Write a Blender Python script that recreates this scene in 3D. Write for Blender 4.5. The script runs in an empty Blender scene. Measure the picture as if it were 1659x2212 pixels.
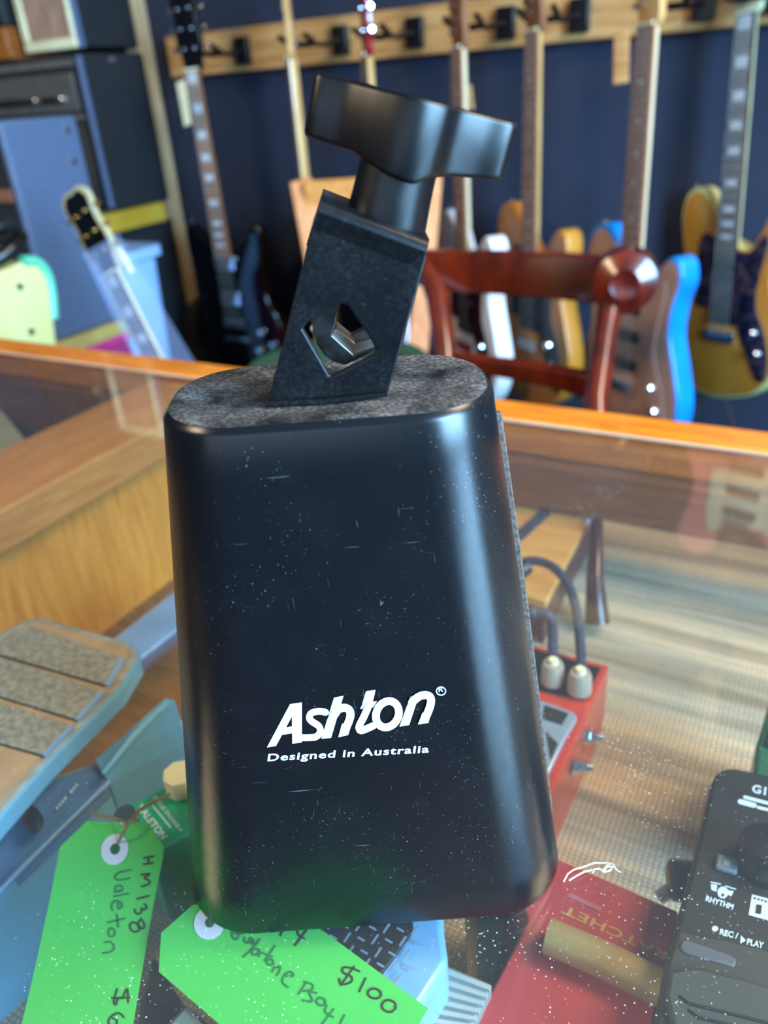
import bpy, bmesh, math, random
import numpy as np
from mathutils import Vector, Matrix
random.seed(7)
SC = bpy.context.scene
COL = SC.collection
# ------------------------------------------------------------------ camera
PW, PH, FPX = 1659, 2212, 1662.0
ZG = 0.90                                   # top of the glass counter
p_, a_, y_ = map(math.radians, (29, -4.2, 30.2))
CX = np.array([math.cos(y_), math.sin(y_), 0]); CF = np.array([-math.sin(y_), math.cos(y_), 0]); CZ = np.array([0, 0, 1.])
VF = CF*math.cos(p_)-CZ*math.sin(p_); U0 = CF*math.sin(p_)+CZ*math.cos(p_)
VR = math.cos(a_)*CX+math.sin(a_)*U0; VU = -math.sin(a_)*CX+math.cos(a_)*U0
CAMP = np.array([0, 0, ZG+.25])
cd = bpy.data.cameras.new('camera'); cam = bpy.data.objects.new('camera', cd); COL.objects.link(cam)
cam.matrix_world = Matrix(((VR[0], VU[0], -VF[0], CAMP[0]), (VR[1], VU[1], -VF[1], CAMP[1]), (VR[2], VU[2], -VF[2], CAMP[2]), (0, 0, 0, 1)))
cd.sensor_fit = 'VERTICAL'; cd.sensor_height = 34.6; cd.sensor_width = 34.6; cd.lens = 34.6*FPX/PH
cd.clip_start = .01; cd.clip_end = 50
cd.dof.use_dof = True; cd.dof.focus_distance = .235; cd.dof.aperture_fstop = 9.5
SC.camera = cam
# ------------------------------------------------------------------ light
SC.view_settings.view_transform = 'Standard'; SC.view_settings.look = 'None'
SC.view_settings.exposure = 0.02; SC.view_settings.gamma = 1; SC.view_settings.use_curve_mapping = False
wd = bpy.data.worlds.new('world'); SC.world = wd; wd.use_nodes = True
wd.node_tree.nodes['Background'].inputs[0].default_value = (.55, .72, 1, 1)
wd.node_tree.nodes['Background'].inputs[1].default_value = 1.0
def area(name, loc, target, sx, sy, col, power):
    l = bpy.data.lights.new(name, 'AREA'); l.shape = 'RECTANGLE'; l.size = sx; l.size_y = sy; l.color = col; l.energy = power
    o = bpy.data.objects.new(name, l); COL.objects.link(o); o.location = loc
    o.rotation_euler = (Vector(target)-Vector(loc)).to_track_quat('-Z', 'Y').to_euler()
    return o
area('daylight_window_right', (1.82, -.25, 1.65), (0, -.25, 1.25), 1.25, 1.4, (.33, .65, 1), 340)
area('daylight_window_front', (.3, -2.32, 1.6), (.3, 0, 1.3), 2.6, 1.3, (.66, .84, 1), 13)
area('ceiling_lamp_right', (1.1, .9, 2.6), (.6, .9, 0), .8, .8, (1, .80, .56), 62)
area('ceiling_lamp_left', (-1.7, -1.3, 2.6), (-1.7, -.8, 0), .8, .8, (1, .78, .52), 62)

# ------------------------------------------------------------------ helpers
def pt(px, py, **k):
    """a point of the place: the line of sight through a spot of the photograph met with a real plane"""
    d = VF*FPX+VR*(px-PW/2)-VU*(py-PH/2); a, v = list(k.items())[0]
    if a == 'n':
        n, p = np.array(v[0]), np.array(v[1]); t = np.dot(n, p-CAMP)/np.dot(n, d)
    elif a == 'd': t = v/FPX
    elif a == 'g': t = (ZG+v-CAMP[2])/d[2]
    else: i = 'xyz'.index(a); t = (v-CAMP[i])/d[i]
    return Vector(CAMP+d*t)
def lin(c):
    if isinstance(c, str):
        c = [int(c[i:i+2], 16)/255 for i in (0, 2, 4)]
        c = [x/12.92 if x <= .04045 else ((x+.055)/1.055)**2.4 for x in c]
    return tuple(c)+(1,)
MATS = {}
def mat(name, col, rough=.5, metal=0, col2=None, scale=20, stretch=(1, 1, 1), bump=0, coat=0, kind='noise', spec=.5, trans=0, detail=4, lo=.35, hi=.65, alpha=1):
    if name in MATS: return MATS[name]
    m = bpy.data.materials.new(name); m.use_nodes = True; nt = m.node_tree; b = nt.nodes['Principled BSDF']
    b.inputs['Base Color'].default_value = lin(col); b.inputs['Roughness'].default_value = rough; b.inputs['Metallic'].default_value = metal
    b.inputs['Specular IOR Level'].default_value = spec; b.inputs['Coat Weight'].default_value = coat; b.inputs['Coat Roughness'].default_value = .08
    b.inputs['Transmission Weight'].default_value = trans; b.inputs['Alpha'].default_value = alpha
    if col2 is None and kind == 'noise' and metal < .5 and alpha == 1:
        c = lin(col); col2 = tuple(min(1, x*.82) for x in c[:3])
    if col2 is not None:
        tc = nt.nodes.new('ShaderNodeTexCoord'); mp = nt.nodes.new('ShaderNodeMapping'); mp.inputs['Scale'].default_value = stretch
        nt.links.new(tc.outputs['Object'], mp.inputs[0])
        if kind == 'noise' or kind == 'wood':
            t = nt.nodes.new('ShaderNodeTexNoise'); t.inputs['Scale'].default_value = scale; t.inputs['Detail'].default_value = detail
            if kind == 'wood': t.inputs['Distortion'].default_value = 1.2
        elif kind == 'voronoi':
            t = nt.nodes.new('ShaderNodeTexVoronoi'); t.inputs['Scale'].default_value = scale
        nt.links.new(mp.outputs[0], t.inputs['Vector'])
        r = nt.nodes.new('ShaderNodeValToRGB'); r.color_ramp.elements[0].position = lo; r.color_ramp.elements[1].position = hi
        r.color_ramp.elements[0].color = lin(col); r.color_ramp.elements[1].color = lin(col2)
        nt.links.new(t.outputs[0], r.inputs[0]); nt.links.new(r.outputs[0], b.inputs['Base Color'])
        if bump:
            bp = nt.nodes.new('ShaderNodeBump'); bp.inputs['Strength'].default_value = bump; bp.inputs['Distance'].default_value = .002
            nt.links.new(t.outputs[0], bp.inputs['Height']); nt.links.new(bp.outputs[0], b.inputs['Normal'])
    MATS[name] = m; return m
class MB:
    def __init__(s): s.v = []; s.f = []
    def add(s, vs, fs):
        o = len(s.v); s.v += [Vector(v) for v in vs]; s.f += [tuple(i+o for i in f) for f in fs]; return s
    def box(s, x0, x1, y0, y1, z0, z1):
        return s.add([(x, y, z) for z in (z0, z1) for y in (y0, y1) for x in (x0, x1)],
                     [(0, 2, 3, 1), (4, 5, 7, 6), (0, 1, 5, 4), (2, 6, 7, 3), (0, 4, 6, 2), (1, 3, 7, 5)])
    def prism(s, top, bot):
        n = len(top); return s.add(list(top)+list(bot), [tuple(range(n)), tuple(range(2*n-1, n-1, -1))]+[(i, i+n, (i+1) % n+n, (i+1) % n) for i in range(n)])
    def rings(s, rs, cap0=True, cap1=True):
        n = len(rs[0]); vs = [v for r in rs for v in r]; fs = []
        for k in range(len(rs)-1):
            for i in range(n): j = (i+1) % n; fs.append((k*n+i, k*n+j, (k+1)*n+j, (k+1)*n+i))
        if cap0: fs.append(tuple(range(n-1, -1, -1)))
        if cap1: fs.append(tuple((len(rs)-1)*n+i for i in range(n)))
        return s.add(vs, fs)
    def tube(s, pts, r, seg=8, closed=False):
        pts = [Vector(p) for p in pts]; n = len(pts); rs = []; up = Vector((.13, .21, .97))
        for i, p in enumerate(pts):
            a = pts[(i-1) % n] if (i or closed) else p; b = pts[(i+1) % n] if (i < n-1 or closed) else p
            t = (b-a).normalized(); u = up-t*up.dot(t)
            if u.length < .1: u = t.orthogonal()
            u.normalize(); w = t.cross(u); up = u; rr = r[i] if isinstance(r, (list, tuple)) else r
            rs.append([p+(u*math.cos(2*math.pi*k/seg)+w*math.sin(2*math.pi*k/seg))*rr for k in range(seg)])
        if closed: rs.append(rs[0]); return s.rings(rs, False, False)
        return s.rings(rs)
    def lathe(s, base, axis, prof, seg=24):
        base = Vector(base); ax = Vector(axis).normalized(); u = ax.orthogonal().normalized(); w = ax.cross(u)
        return s.rings([[base+ax*h+(u*math.cos(2*math.pi*k/seg)+w*math.sin(2*math.pi*k/seg))*r for k in range(seg)] for r, h in prof])
    def slab(s, outl, z0, z1, r, M=None):
        """outline (CCW 2d) extruded z0..z1 with rounded rims"""
        n = len(outl); P = [Vector((a, b)) for a, b in outl]; N = []
        for i in range(n):
            t = (P[(i+1) % n]-P[i-1]).normalized(); N.append(Vector((t.y, -t.x)))
        rs = []
        for k in range(4):
            a = k/3*math.pi/2; rs.append([(P[i].x-N[i].x*r*(1-math.sin(a)), P[i].y-N[i].y*r*(1-math.sin(a)), z0+r*(1-math.cos(a))) for i in range(n)])
        for k in range(4):
            a = (1-k/3)*math.pi/2; rs.append([(P[i].x-N[i].x*r*(1-math.sin(a)), P[i].y-N[i].y*r*(1-math.sin(a)), z1-r*(1-math.cos(a))) for i in range(n)])
        if M is not None: rs = [[M @ Vector(v) for v in q] for q in rs]
        return s.rings(rs)
    def build(s, name, m, parent=None, smooth=False, bevel=0, seg=2):
        me = bpy.data.meshes.new(name); me.from_pydata([tuple(v) for v in s.v], [], s.f); me.update()
        bm = bmesh.new(); bm.from_mesh(me); bmesh.ops.recalc_face_normals(bm, faces=bm.faces); bm.to_mesh(me); bm.free()
        o = bpy.data.objects.new(name, me); COL.objects.link(o); me.materials.append(m)
        if parent is not None: o.parent = parent
        if smooth:
            for p in me.polygons: p.use_smooth = True
            me.set_sharp_from_angle(angle=math.radians(38))
        if bevel:
            b = o.modifiers.new('b', 'BEVEL'); b.width = bevel; b.segments = seg; b.limit_method = 'ANGLE'; b.angle_limit = math.radians(35)
            for p in me.polygons: p.use_smooth = True
            me.set_sharp_from_angle(angle=math.radians(60))
        return o
def tag(o, label, cat, group=None):
    o['label'] = label; o['category'] = cat
    if group: o['group'] = group
    return o
def thing(name, label, cat, loc=(0, 0, 0), rz=0, group=None, M=None):
    o = bpy.data.objects.new(name, None); COL.objects.link(o); o.empty_display_size = .05
    if M is not None: o.matrix_world = M
    else: o.location = loc; o.rotation_euler = (0, 0, rz)
    return tag(o, label, cat, group)
def struct(name, mb, m, **k):
    o = mb.build(name, m, **k); o['kind'] = 'structure'; return o
def rel(root, pts):
    """world points into the frame of a thing standing at root.location without rotation"""
    return [Vector(p)-root.location for p in pts]
def part(root, name, mb, m, **k):
    """mesh gathered in world coordinates, moved into the frame of its thing"""
    L = root.location.copy()
    for v in mb.v: v -= L
    return mb.build(name, m, root, **k)
def cr(pts, n=6, closed=True):
    P = [Vector(p) for p in pts]; out = []; N = len(P)
    for i in range(N if closed else N-1):
        a, b, c, d = (P[(i-1) % N], P[i], P[(i+1) % N], P[(i+2) % N]) if closed else (P[max(i-1, 0)], P[i], P[i+1], P[min(i+2, N-1)])
        for k in range(n):
            t = k/n; out.append(.5*((2*b)+(c-a)*t+(2*a-5*b+4*c-d)*t*t+(3*b-a-3*c+d)*t**3))
    if not closed: out.append(P[-1])
    return out
def rrect(x0, x1, y0, y1, r, n=6):
    out = []
    for cx, cy, a0 in ((x1-r, y0+r, -90), (x1-r, y1-r, 0), (x0+r, y1-r, 90), (x0+r, y0+r, 180)):
        for k in range(n+1):
            a = math.radians(a0+90*k/n); out.append((cx+r*math.cos(a), cy+r*math.sin(a)))
    return out
def ribbon2(path, w, closed=False, cap=True):
    """2d stroke -> list of quads/discs (2d polygons)"""
    P = [Vector(p) for p in path]; out = []; n = len(P)
    for i in range(n if closed else n-1):
        a, b = P[i], P[(i+1) % n]; t = b-a
        if t.length < 1e-9: continue
        t.normalize(); q = Vector((-t.y, t.x))*w/2; out.append([a+q, a-q, b-q, b+q])
    if cap:
        for p in P: out.append([p+Vector((math.cos(k*math.pi/4), math.sin(k*math.pi/4)))*w/2 for k in range(8)])
    return out
def ell(cx, cy, rx, ry, rot=0, n=24):
    c, s = math.cos(rot), math.sin(rot)
    return [(cx+rx*math.cos(2*math.pi*k/n)*c-ry*math.sin(2*math.pi*k/n)*s, cy+rx*math.cos(2*math.pi*k/n)*s+ry*math.sin(2*math.pi*k/n)*c) for k in range(n)]
def decal(mb, polys, f):
    for i, p in enumerate(polys):
        vs = [Vector(f(q[0], q[1])) for q in p]; n = Vector((0, 0, 0))
        for k in range(len(vs)): n += vs[k].cross(vs[(k+1) % len(vs)])
        n = ((vs[1]-vs[0]).cross(vs[2]-vs[0])).normalized() if n.length < 1e-12 else n.normalized()
        if f is lg_ref[0]: n = DN[0]
        else: n = Vector((0, 0, 1))
        vs = [v+n*(2.2e-6*i) for v in vs]; mb.add(vs, [tuple(range(len(vs)))])
lg_ref = [None]; DN = [Vector((0, 0, 1))]
def font_mesh(text, bold=0.0, spacing=1.0):
    c = bpy.data.curves.new('t', 'FONT'); c.body = text; c.offset = bold; c.space_character = spacing; c.resolution_u = 3
    o = bpy.data.objects.new('t', c); COL.objects.link(o); dg = bpy.context.evaluated_depsgraph_get(); dg.update()
    me = bpy.data.meshes.new_from_object(o.evaluated_get(dg)); bpy.data.objects.remove(o); bpy.data.curves.remove(c)
    vs = [tuple(v.co) for v in me.vertices]; fs = [tuple(p.vertices) for p in me.polygons]; bpy.data.meshes.remove(me)
    return vs, fs
def text_px(mb, text, p0, p1, up, f, bold=0.0, spacing=1.0):
    """lettering with its baseline from p0 to p1 and capitals as tall as the vector up, laid on the surface f"""
    vs, fs = font_mesh(text, bold, spacing)
    x0 = min(v[0] for v in vs); x1 = max(v[0] for v in vs); H = .729*1.0
    p0 = Vector(p0); p1 = Vector(p1); up = Vector(up)
    mb.add([f(*(p0+(p1-p0)*((v[0]-x0)/(x1-x0))+up*(v[1]/H))) for v in vs], fs)

# ------------------------------------------------------------------ materials
M_navy = mat('navy_paint', '1a2439', .8, col2='151e32', scale=6)
M_ceil = mat('ceiling_paint', '6c6862', .9)
M_wallw = mat('dim_wall_paint', '3a3731', .9)
M_floor = mat('dark_carpet', '14161f', .95, col2='1c1f2b', scale=90)
M_pine = mat('pine', 'c79a63', .55, col2='a9763f', kind='wood', scale=6, stretch=(.6, 6, 8))
M_orange = mat('varnished_rim', 'dc8420', .33, col2='b7600c', kind='wood', scale=14, stretch=(.8, 10, 10), coat=.4)
M_panel = mat('cabinet_wood', 'e29a34', .5, col2='c47e1e', kind='wood', scale=16, stretch=(6, 6, .7), bump=.1)
M_brown = mat('brown_wood', '875022', .5, col2='683a14', kind='wood', scale=10, stretch=(1, 8, 8))
M_mahog = mat('mahogany', '6f1f0a', .28, col2='49110a', kind='wood', scale=8, stretch=(2, 2, 1), coat=.5)
M_black = mat('black_plastic', '0b0b0d', .35)
M_tolex = mat('black_tolex', '15171b', .6, col2='1e2126', scale=160, bump=.3)
M_blueslab = mat('blue_grey_tolex', '50607c', .65, col2='465670', scale=130, bump=.2)
M_chrome = mat('chrome', (.85, .87, .9), .12, 1)
M_steel = mat('worn_steel', (.42, .40, .38), .3, 1, col2=(.2, .17, .15), kind='noise', scale=60)
M_fret = mat('fret_wire', (.45, .43, .40), .55, 1)
M_gold = mat('gold_metal', (.9, .62, .22), .25, 1)
M_maple = mat('maple', 'd9b072', .35, col2='c2935a', kind='wood', scale=9, stretch=(6, .6, 6), coat=.3)
M_maplepale = mat('pale_maple', 'e6d5b4', .35, col2='d5bf97', kind='wood', scale=9, stretch=(6, .6, 6), coat=.3)
M_rose = mat('rosewood', '553628', .8, spec=.2, col2='38231a', kind='wood', scale=14, stretch=(8, .8, 8))
M_rosel = mat('light_rosewood', '8a5f44', .8, spec=.2, col2='7a5138', kind='wood', scale=14, stretch=(8, .8, 8))
M_pearl = mat('pearl_inlay', 'c9cdd6', .45)
M_cream = mat('cream_plastic', 'e9e2b8', .4)
M_white = mat('white_paint', 'e8edf2', .4)
M_paper = mat('cream_paper', 'e6dcb4', .8)

# ------------------------------------------------------------------ setting
WY = 1.97; X0, X1, Y0 = -2.75, 1.9, -2.4; HC = 2.7
struct('floor', MB().box(X0-.1, X1+.1, Y0-.1, WY+.1, -.05, 0), M_floor)
struct('ceiling', MB().box(X0-.1, X1+.1, Y0-.1, WY+.1, HC, HC+.05), M_ceil)
struct('wall_back', MB().box(X0-.1, X1+.1, WY, WY+.08, 0, HC), M_navy)
struct('wall_left', MB().box(X0-.08, X0, Y0, WY, 0, HC), M_navy)
w = MB()
for b in ((X1, X1+.08, Y0, -.95, 0, HC), (X1, X1+.08, .45, WY, 0, HC), (X1, X1+.08, -.95, .45, 0, .9), (X1, X1+.08, -.95, .45, 2.4, HC)): w.box(*b)
struct('wall_right', w, M_wallw)
w = MB()
for b in ((X0, -1, Y0-.08, Y0, 0, HC), (1.6, X1, Y0-.08, Y0, 0, HC), (-1, 1.6, Y0-.08, Y0, 0, .95), (-1, 1.6, Y0-.08, Y0, 2.25, HC)): w.box(*b)
struct('wall_front', w, M_wallw)
w = MB()
for y in (-.95, .41): w.box(X1-.01, X1+.05, y, y+.04, .9, 2.4)
for z in (.9, 2.36): w.box(X1-.01, X1+.05, -.95, .45, z, z+.04)
struct('window_1', w, M_white)
w = MB()
for x in (-1, .28, 1.56): w.box(x, x+.04, Y0-.05, Y0+.01, .95, 2.25)
for z in (.95, 2.21): w.box(-1, 1.6, Y0-.05, Y0+.01, z, z+.04)
struct('window_2', w, M_white)
struct('baseboard_back', MB().box(X0, X1, WY-.02, WY, 0, .12), mat('dark_skirting', '10131c', .5))
# timber hanging rail along the wall
struct('trim_1', MB().box(-1.72, X1, WY-.035, WY, 1.205, 1.305), M_pine, bevel=.003)
struct('trim_2', MB().box(-1.86, -1.80, WY-.05, WY, 0, HC), mat('pale_timber', 'cbb18a', .6, col2='a98a5e', kind='wood', scale=6, stretch=(6, 6, .6)), bevel=.003)

# ------------------------------------------------------------------ display counter
cab = thing('display_counter', 'glass-topped shop display counter with orange varnished timber rim', 'counter', (-.2, .2, 0))
CX0, CX1, CY0, CY1 = -1.25, .75, .02, .567
rim = MB().box(CX0-.04, CX1+.04, CY1, CY1+.041, ZG-.03, ZG+.0015)
part(cab, 'back_rim', rim, M_orange, bevel=.003)
part(cab, 'added_front_ledge', MB().box(CX0-.04, CX1+.04, CY0-.15, CY0, ZG-.018, ZG+.001), mat('added_dark_ledge', '2e1a0e', .5, col2='22130a', kind='wood', scale=10, stretch=(1, 8, 8)), bevel=.003)  # unseen wide dark ledge, added so the bell's front face reflects less light
part(cab, 'side_rim', MB().box(CX1, CX1+.04, CY0, CY1, ZG-.03, ZG+.001), M_orange, bevel=.003)
part(cab, 'side_rim', MB().box(CX0-.04, CX0, CY0, CY1, ZG-.03, ZG+.001), M_orange, bevel=.003)
ZS = ZG-.125
M_rail = mat('divider_rail_wood', 'dd9a50', .4, col2='c07c34', kind='wood', scale=14, stretch=(9, .8, 9), coat=.2)
part(cab, 'divider_rail', MB().box(-.60, -.50, CY0, CY1-.001, ZG-.04, ZG-.0065), M_rail, bevel=.003)
part(cab, 'divider_panel', MB().box(-.56, -.515, CY0, CY1-.001, .3, ZG-.04), M_panel)
part(cab, 'apron', MB().box(-.50, CX1, CY1-.012, CY1+.012, ZG-.072, ZG-.03), M_brown, bevel=.002)
part(cab, 'apron', MB().box(CX0, -.60, CY1-.012, CY1+.012, ZG-.12, ZG-.03), mat('reddish_wood', '6a2f18', .45, col2='4a2012', kind='wood', scale=10, stretch=(1, 8, 8)), bevel=.002)
part(cab, 'back_panel', MB().box(CX0-.04, CX1+.04, CY1+.10, CY1+.115, .04, ZG-.06), M_brown)
part(cab, 'front_panel', MB().box(CX0-.04, CX1+.04, CY0-.15, CY0-.13, .04, ZG-.018), M_brown)
part(cab, 'side_panel', MB().box(CX1+.02, CX1+.04, CY0-.13, CY1+.10, .04, ZG-.03), M_brown)
part(cab, 'side_panel', MB().box(CX0-.04, CX0-.02, CY0-.13, CY1+.10, .04, ZG-.03), M_brown)
part(cab, 'plinth', MB().box(CX0, CX1, CY0-.12, CY1+.08, 0, .04), M_tolex)
part(cab, 'shelf', MB().box(CX0-.02, CX1+.02, CY0-.13, CY1+.10, ZS-.057, ZS-.045), mat('shelf_wood', '8a6238', .55, col2='6b4826', kind='wood', scale=10, stretch=(.8, 7, 7)))
# woven liner on the shelf
m = bpy.data.materials.new('woven_grass_liner'); m.use_nodes = True; nt = m.node_tree; b = nt.nodes['Principled BSDF']; b.inputs['Roughness'].default_value = .8
tc = nt.nodes.new('ShaderNodeTexCoord'); mp = nt.nodes.new('ShaderNodeMapping'); mp.inputs['Scale'].default_value = (1.2, 26, 1); nt.links.new(tc.outputs['Object'], mp.inputs[0])
n1 = nt.nodes.new('ShaderNodeTexNoise'); n1.inputs['Scale'].default_value = 2.6; n1.inputs['Detail'].default_value = 3; nt.links.new(mp.outputs[0], n1.inputs['Vector'])
r1 = nt.nodes.new('ShaderNodeValToRGB'); e = r1.color_ramp.elements; e[0].position = .32; e[0].color = lin('8d7c61'); e[1].position = .68; e[1].color = lin('d8bd94')
k = e.new(.5); k.color = lin('b3a68f')
nt.links.new(n1.outputs[0], r1.inputs[0])
w1 = nt.nodes.new('ShaderNodeTexWave'); w1.bands_direction = 'X'; w1.inputs['Scale'].default_value = 105; w1.inputs['Distortion'].default_value = 1.2; w1.inputs['Detail'].default_value = 2; w1.inputs['Detail Scale'].default_value = 3
w2 = nt.nodes.new('ShaderNodeTexWave'); w2.bands_direction = 'Y'; w2.inputs['Scale'].default_value = 120; w2.inputs['Distortion'].default_value = 1.5; nt.links.new(tc.outputs['Object'], w1.inputs[0]); nt.links.new(tc.outputs['Object'], w2.inputs[0])
mm = nt.nodes.new('ShaderNodeMath'); mm.operation = 'MULTIPLY'; nt.links.new(w1.outputs[1], mm.inputs[0]); nt.links.new(w2.outputs[1], mm.inputs[1])
mr = nt.nodes.new('ShaderNodeMapRange'); mr.inputs['To Min'].default_value = .62; mr.inputs['To Max'].default_value = 1.5; nt.links.new(mm.outputs[0], mr.inputs[0])
mx = nt.nodes.new('ShaderNodeMix'); mx.data_type = 'RGBA'; mx.blend_type = 'MULTIPLY'; mx.inputs['Factor'].default_value = 1
nt.links.new(r1.outputs[0], mx.inputs[6]); nt.links.new(mr.outputs[0], mx.inputs[7]); nt.links.new(mx.outputs[2], b.inputs['Base Color'])
M_liner = m
part(cab, 'riser', MB().box(-.33, CX1, CY0-.12, CY1+.095, ZS-.045, ZS), M_brown)
part(cab, 'shelf_liner', MB().box(-.33, CX1, CY0-.12, CY1+.095, ZS, ZS+.0015), M_liner)
# glass
m = bpy.data.materials.new('counter_glass'); m.use_nodes = True; nt = m.node_tree; nt.nodes.clear()
out = nt.nodes.new('ShaderNodeOutputMaterial'); tr = nt.nodes.new('ShaderNodeBsdfTransparent'); tr.inputs[0].default_value = (.96, .97, .955, 1)
gl = nt.nodes.new('ShaderNodeBsdfGlossy'); gl.inputs['Roughness'].default_value = .01; lw = nt.nodes.new('ShaderNodeLayerWeight'); lw.inputs[0].default_value = .5
pw = nt.nodes.new('ShaderNodeMath'); pw.operation = 'POWER'; pw.inputs[1].default_value = 3.2; nt.links.new(lw.outputs['Facing'], pw.inputs[0])
ml = nt.nodes.new('ShaderNodeMath'); ml.operation = 'MULTIPLY_ADD'; ml.inputs[1].default_value = .95; ml.inputs[2].default_value = .035; nt.links.new(pw.outputs[0], ml.inputs[0])
m1 = nt.nodes.new('ShaderNodeMixShader'); nt.links.new(ml.outputs[0], m1.inputs[0]); nt.links.new(tr.outputs[0], m1.inputs[1]); nt.links.new(gl.outputs[0], m1.inputs[2])
df = nt.nodes.new('ShaderNodeBsdfDiffuse'); df.inputs[0].default_value = (.85, .85, .82, 1)
tc = nt.nodes.new('ShaderNodeTexCoord')
vo = nt.nodes.new('ShaderNodeTexVoronoi'); vo.inputs['Scale'].default_value = 420; nt.links.new(tc.outputs['Object'], vo.inputs[0])
lt = nt.nodes.new('ShaderNodeMapRange'); lt.inputs['From Min'].default_value = .16; lt.inputs['From Max'].default_value = .05; nt.links.new(vo.outputs['Distance'], lt.inputs[0])
nz = nt.nodes.new('ShaderNodeTexNoise'); nz.inputs['Scale'].default_value = 26; nz.inputs['Detail'].default_value = 6; nt.links.new(tc.outputs['Object'], nz.inputs[0])
nr = nt.nodes.new('ShaderNodeMapRange'); nr.inputs['From Min'].default_value = .5; nr.inputs['From Max'].default_value = .72; nr.inputs['To Max'].default_value = .9; nt.links.new(nz.outputs[0], nr.inputs[0])
dm = nt.nodes.new('ShaderNodeMath'); dm.operation = 'MULTIPLY'; nt.links.new(lt.outputs[0], dm.inputs[0]); nt.links.new(nr.outputs[0], dm.inputs[1])
da = nt.nodes.new('ShaderNodeMath'); da.operation = 'ADD'; da.inputs[1].default_value = .015; nt.links.new(dm.outputs[0], da.inputs[0])
m2 = nt.nodes.new('ShaderNodeMixShader'); nt.links.new(da.outputs[0], m2.inputs[0]); nt.links.new(m1.outputs[0], m2.inputs[1]); nt.links.new(df.outputs[0], m2.inputs[2]); nt.links.new(m2.outputs[0], out.inputs[0])
M_glass = m
part(cab, 'glass_top', MB().box(CX0, CX1, CY0, CY1, ZG-.005, ZG), M_glass)
part(cab, 'glass_edge', MB().box(CX0, CX1, CY1-.0022, CY1-.0002, ZG, ZG+.0012), mat('pale_glass_edge', 'caa98c', .3))

# ------------------------------------------------------------------ cowbell
bellM = Matrix.Translation(Vector(tuple(CF*.2))+Vector((0, 0, ZG))) @ Matrix.Rotation(y_, 4, 'Z')
bell = thing('cowbell', 'large black enamelled cowbell with mounting bracket and wing knob standing on the glass counter', 'cowbell', M=bellM)
# local frame: x right, y away, z up; y is measured from .2 m ahead of the camera
BH = .18; B0 = (-.0800, .0545, -.039, .037, .026); B1 = (-.0560, .0310, -.0265, .023, .021)
def bsec(t, inset=0, z=None):
    q = [a+(b-a)*t for a, b in zip(B0, B1)]
    return [(x, y, BH*t if z is None else z) for x, y in rrect(q[0]+inset, q[1]-inset, q[2]+inset, q[3]-inset, max(q[4]-inset, .002), 10)]
m = bpy.data.materials.new('black_enamel'); m.use_nodes = True; nt = m.node_tree; b = nt.nodes['Principled BSDF']
b.inputs['Base Color'].default_value = (.0035, .0038, .005, 1); b.inputs['Specular IOR Level'].default_value = .42
tc = nt.nodes.new('ShaderNodeTexCoord')
def scuff(sc, st, lo, hi, det=8):
    mp = nt.nodes.new('ShaderNodeMapping'); mp.inputs['Scale'].default_value = st; mp.inputs['Rotation'].default_value = (.3, .5, .2); nt.links.new(tc.outputs['Object'], mp.inputs[0])
    n = nt.nodes.new('ShaderNodeTexNoise'); n.inputs['Scale'].default_value = sc; n.inputs['Detail'].default_value = det; nt.links.new(mp.outputs[0], n.inputs[0])
    r = nt.nodes.new('ShaderNodeMapRange'); r.inputs['From Min'].default_value = lo; r.inputs['From Max'].default_value = hi; nt.links.new(n.outputs[0], r.inputs[0]); return r.outputs[0]
def mul(a, b_, op='MULTIPLY'):
    n = nt.nodes.new('ShaderNodeMath'); n.operation = op
    for i, q in enumerate((a, b_)):
        if isinstance(q, float): n.inputs[i].default_value = q
        else: nt.links.new(q, n.inputs[i])
    return n.outputs[0]
s1 = mul(scuff(1400, (1, 1, .05), .70, .80, 2), scuff(60, (1, 1, 1), .5, .62)); s2 = mul(scuff(1100, (.06, 1, 1), .70, .80, 2), scuff(50, (1, 1, 1), .52, .62)); s3 = mul(scuff(70, (1, 1, 1), .50, .85), .012)
sp = scuff(1300, (1, 1, 1), .69, .75, 2); sp = mul(sp, scuff(34, (1, 1, 1), .46, .62)); sp = mul(sp, .7)
tot = mul(mul(mul(s1, s2, 'ADD'), .5), mul(s3, sp, 'ADD'), 'ADD'); 
mx = nt.nodes.new('ShaderNodeMix'); mx.data_type = 'RGBA'; nt.links.new(mul(tot, .36), mx.inputs[0]); mx.clamp_factor = True
mx.inputs[6].default_value = (.0035, .0038, .005, 1); mx.inputs[7].default_value = (.45, .48, .52, 1); nt.links.new(mx.outputs[2], b.inputs['Base Color'])
rr = nt.nodes.new('ShaderNodeMath'); rr.operation = 'MULTIPLY_ADD'; rr.inputs[1].default_value = .3; rr.inputs[2].default_value = .27; nt.links.new(s3, rr.inputs[0]); nt.links.new(rr.outputs[0], b.inputs['Roughness'])
M_enamel = m
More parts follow.
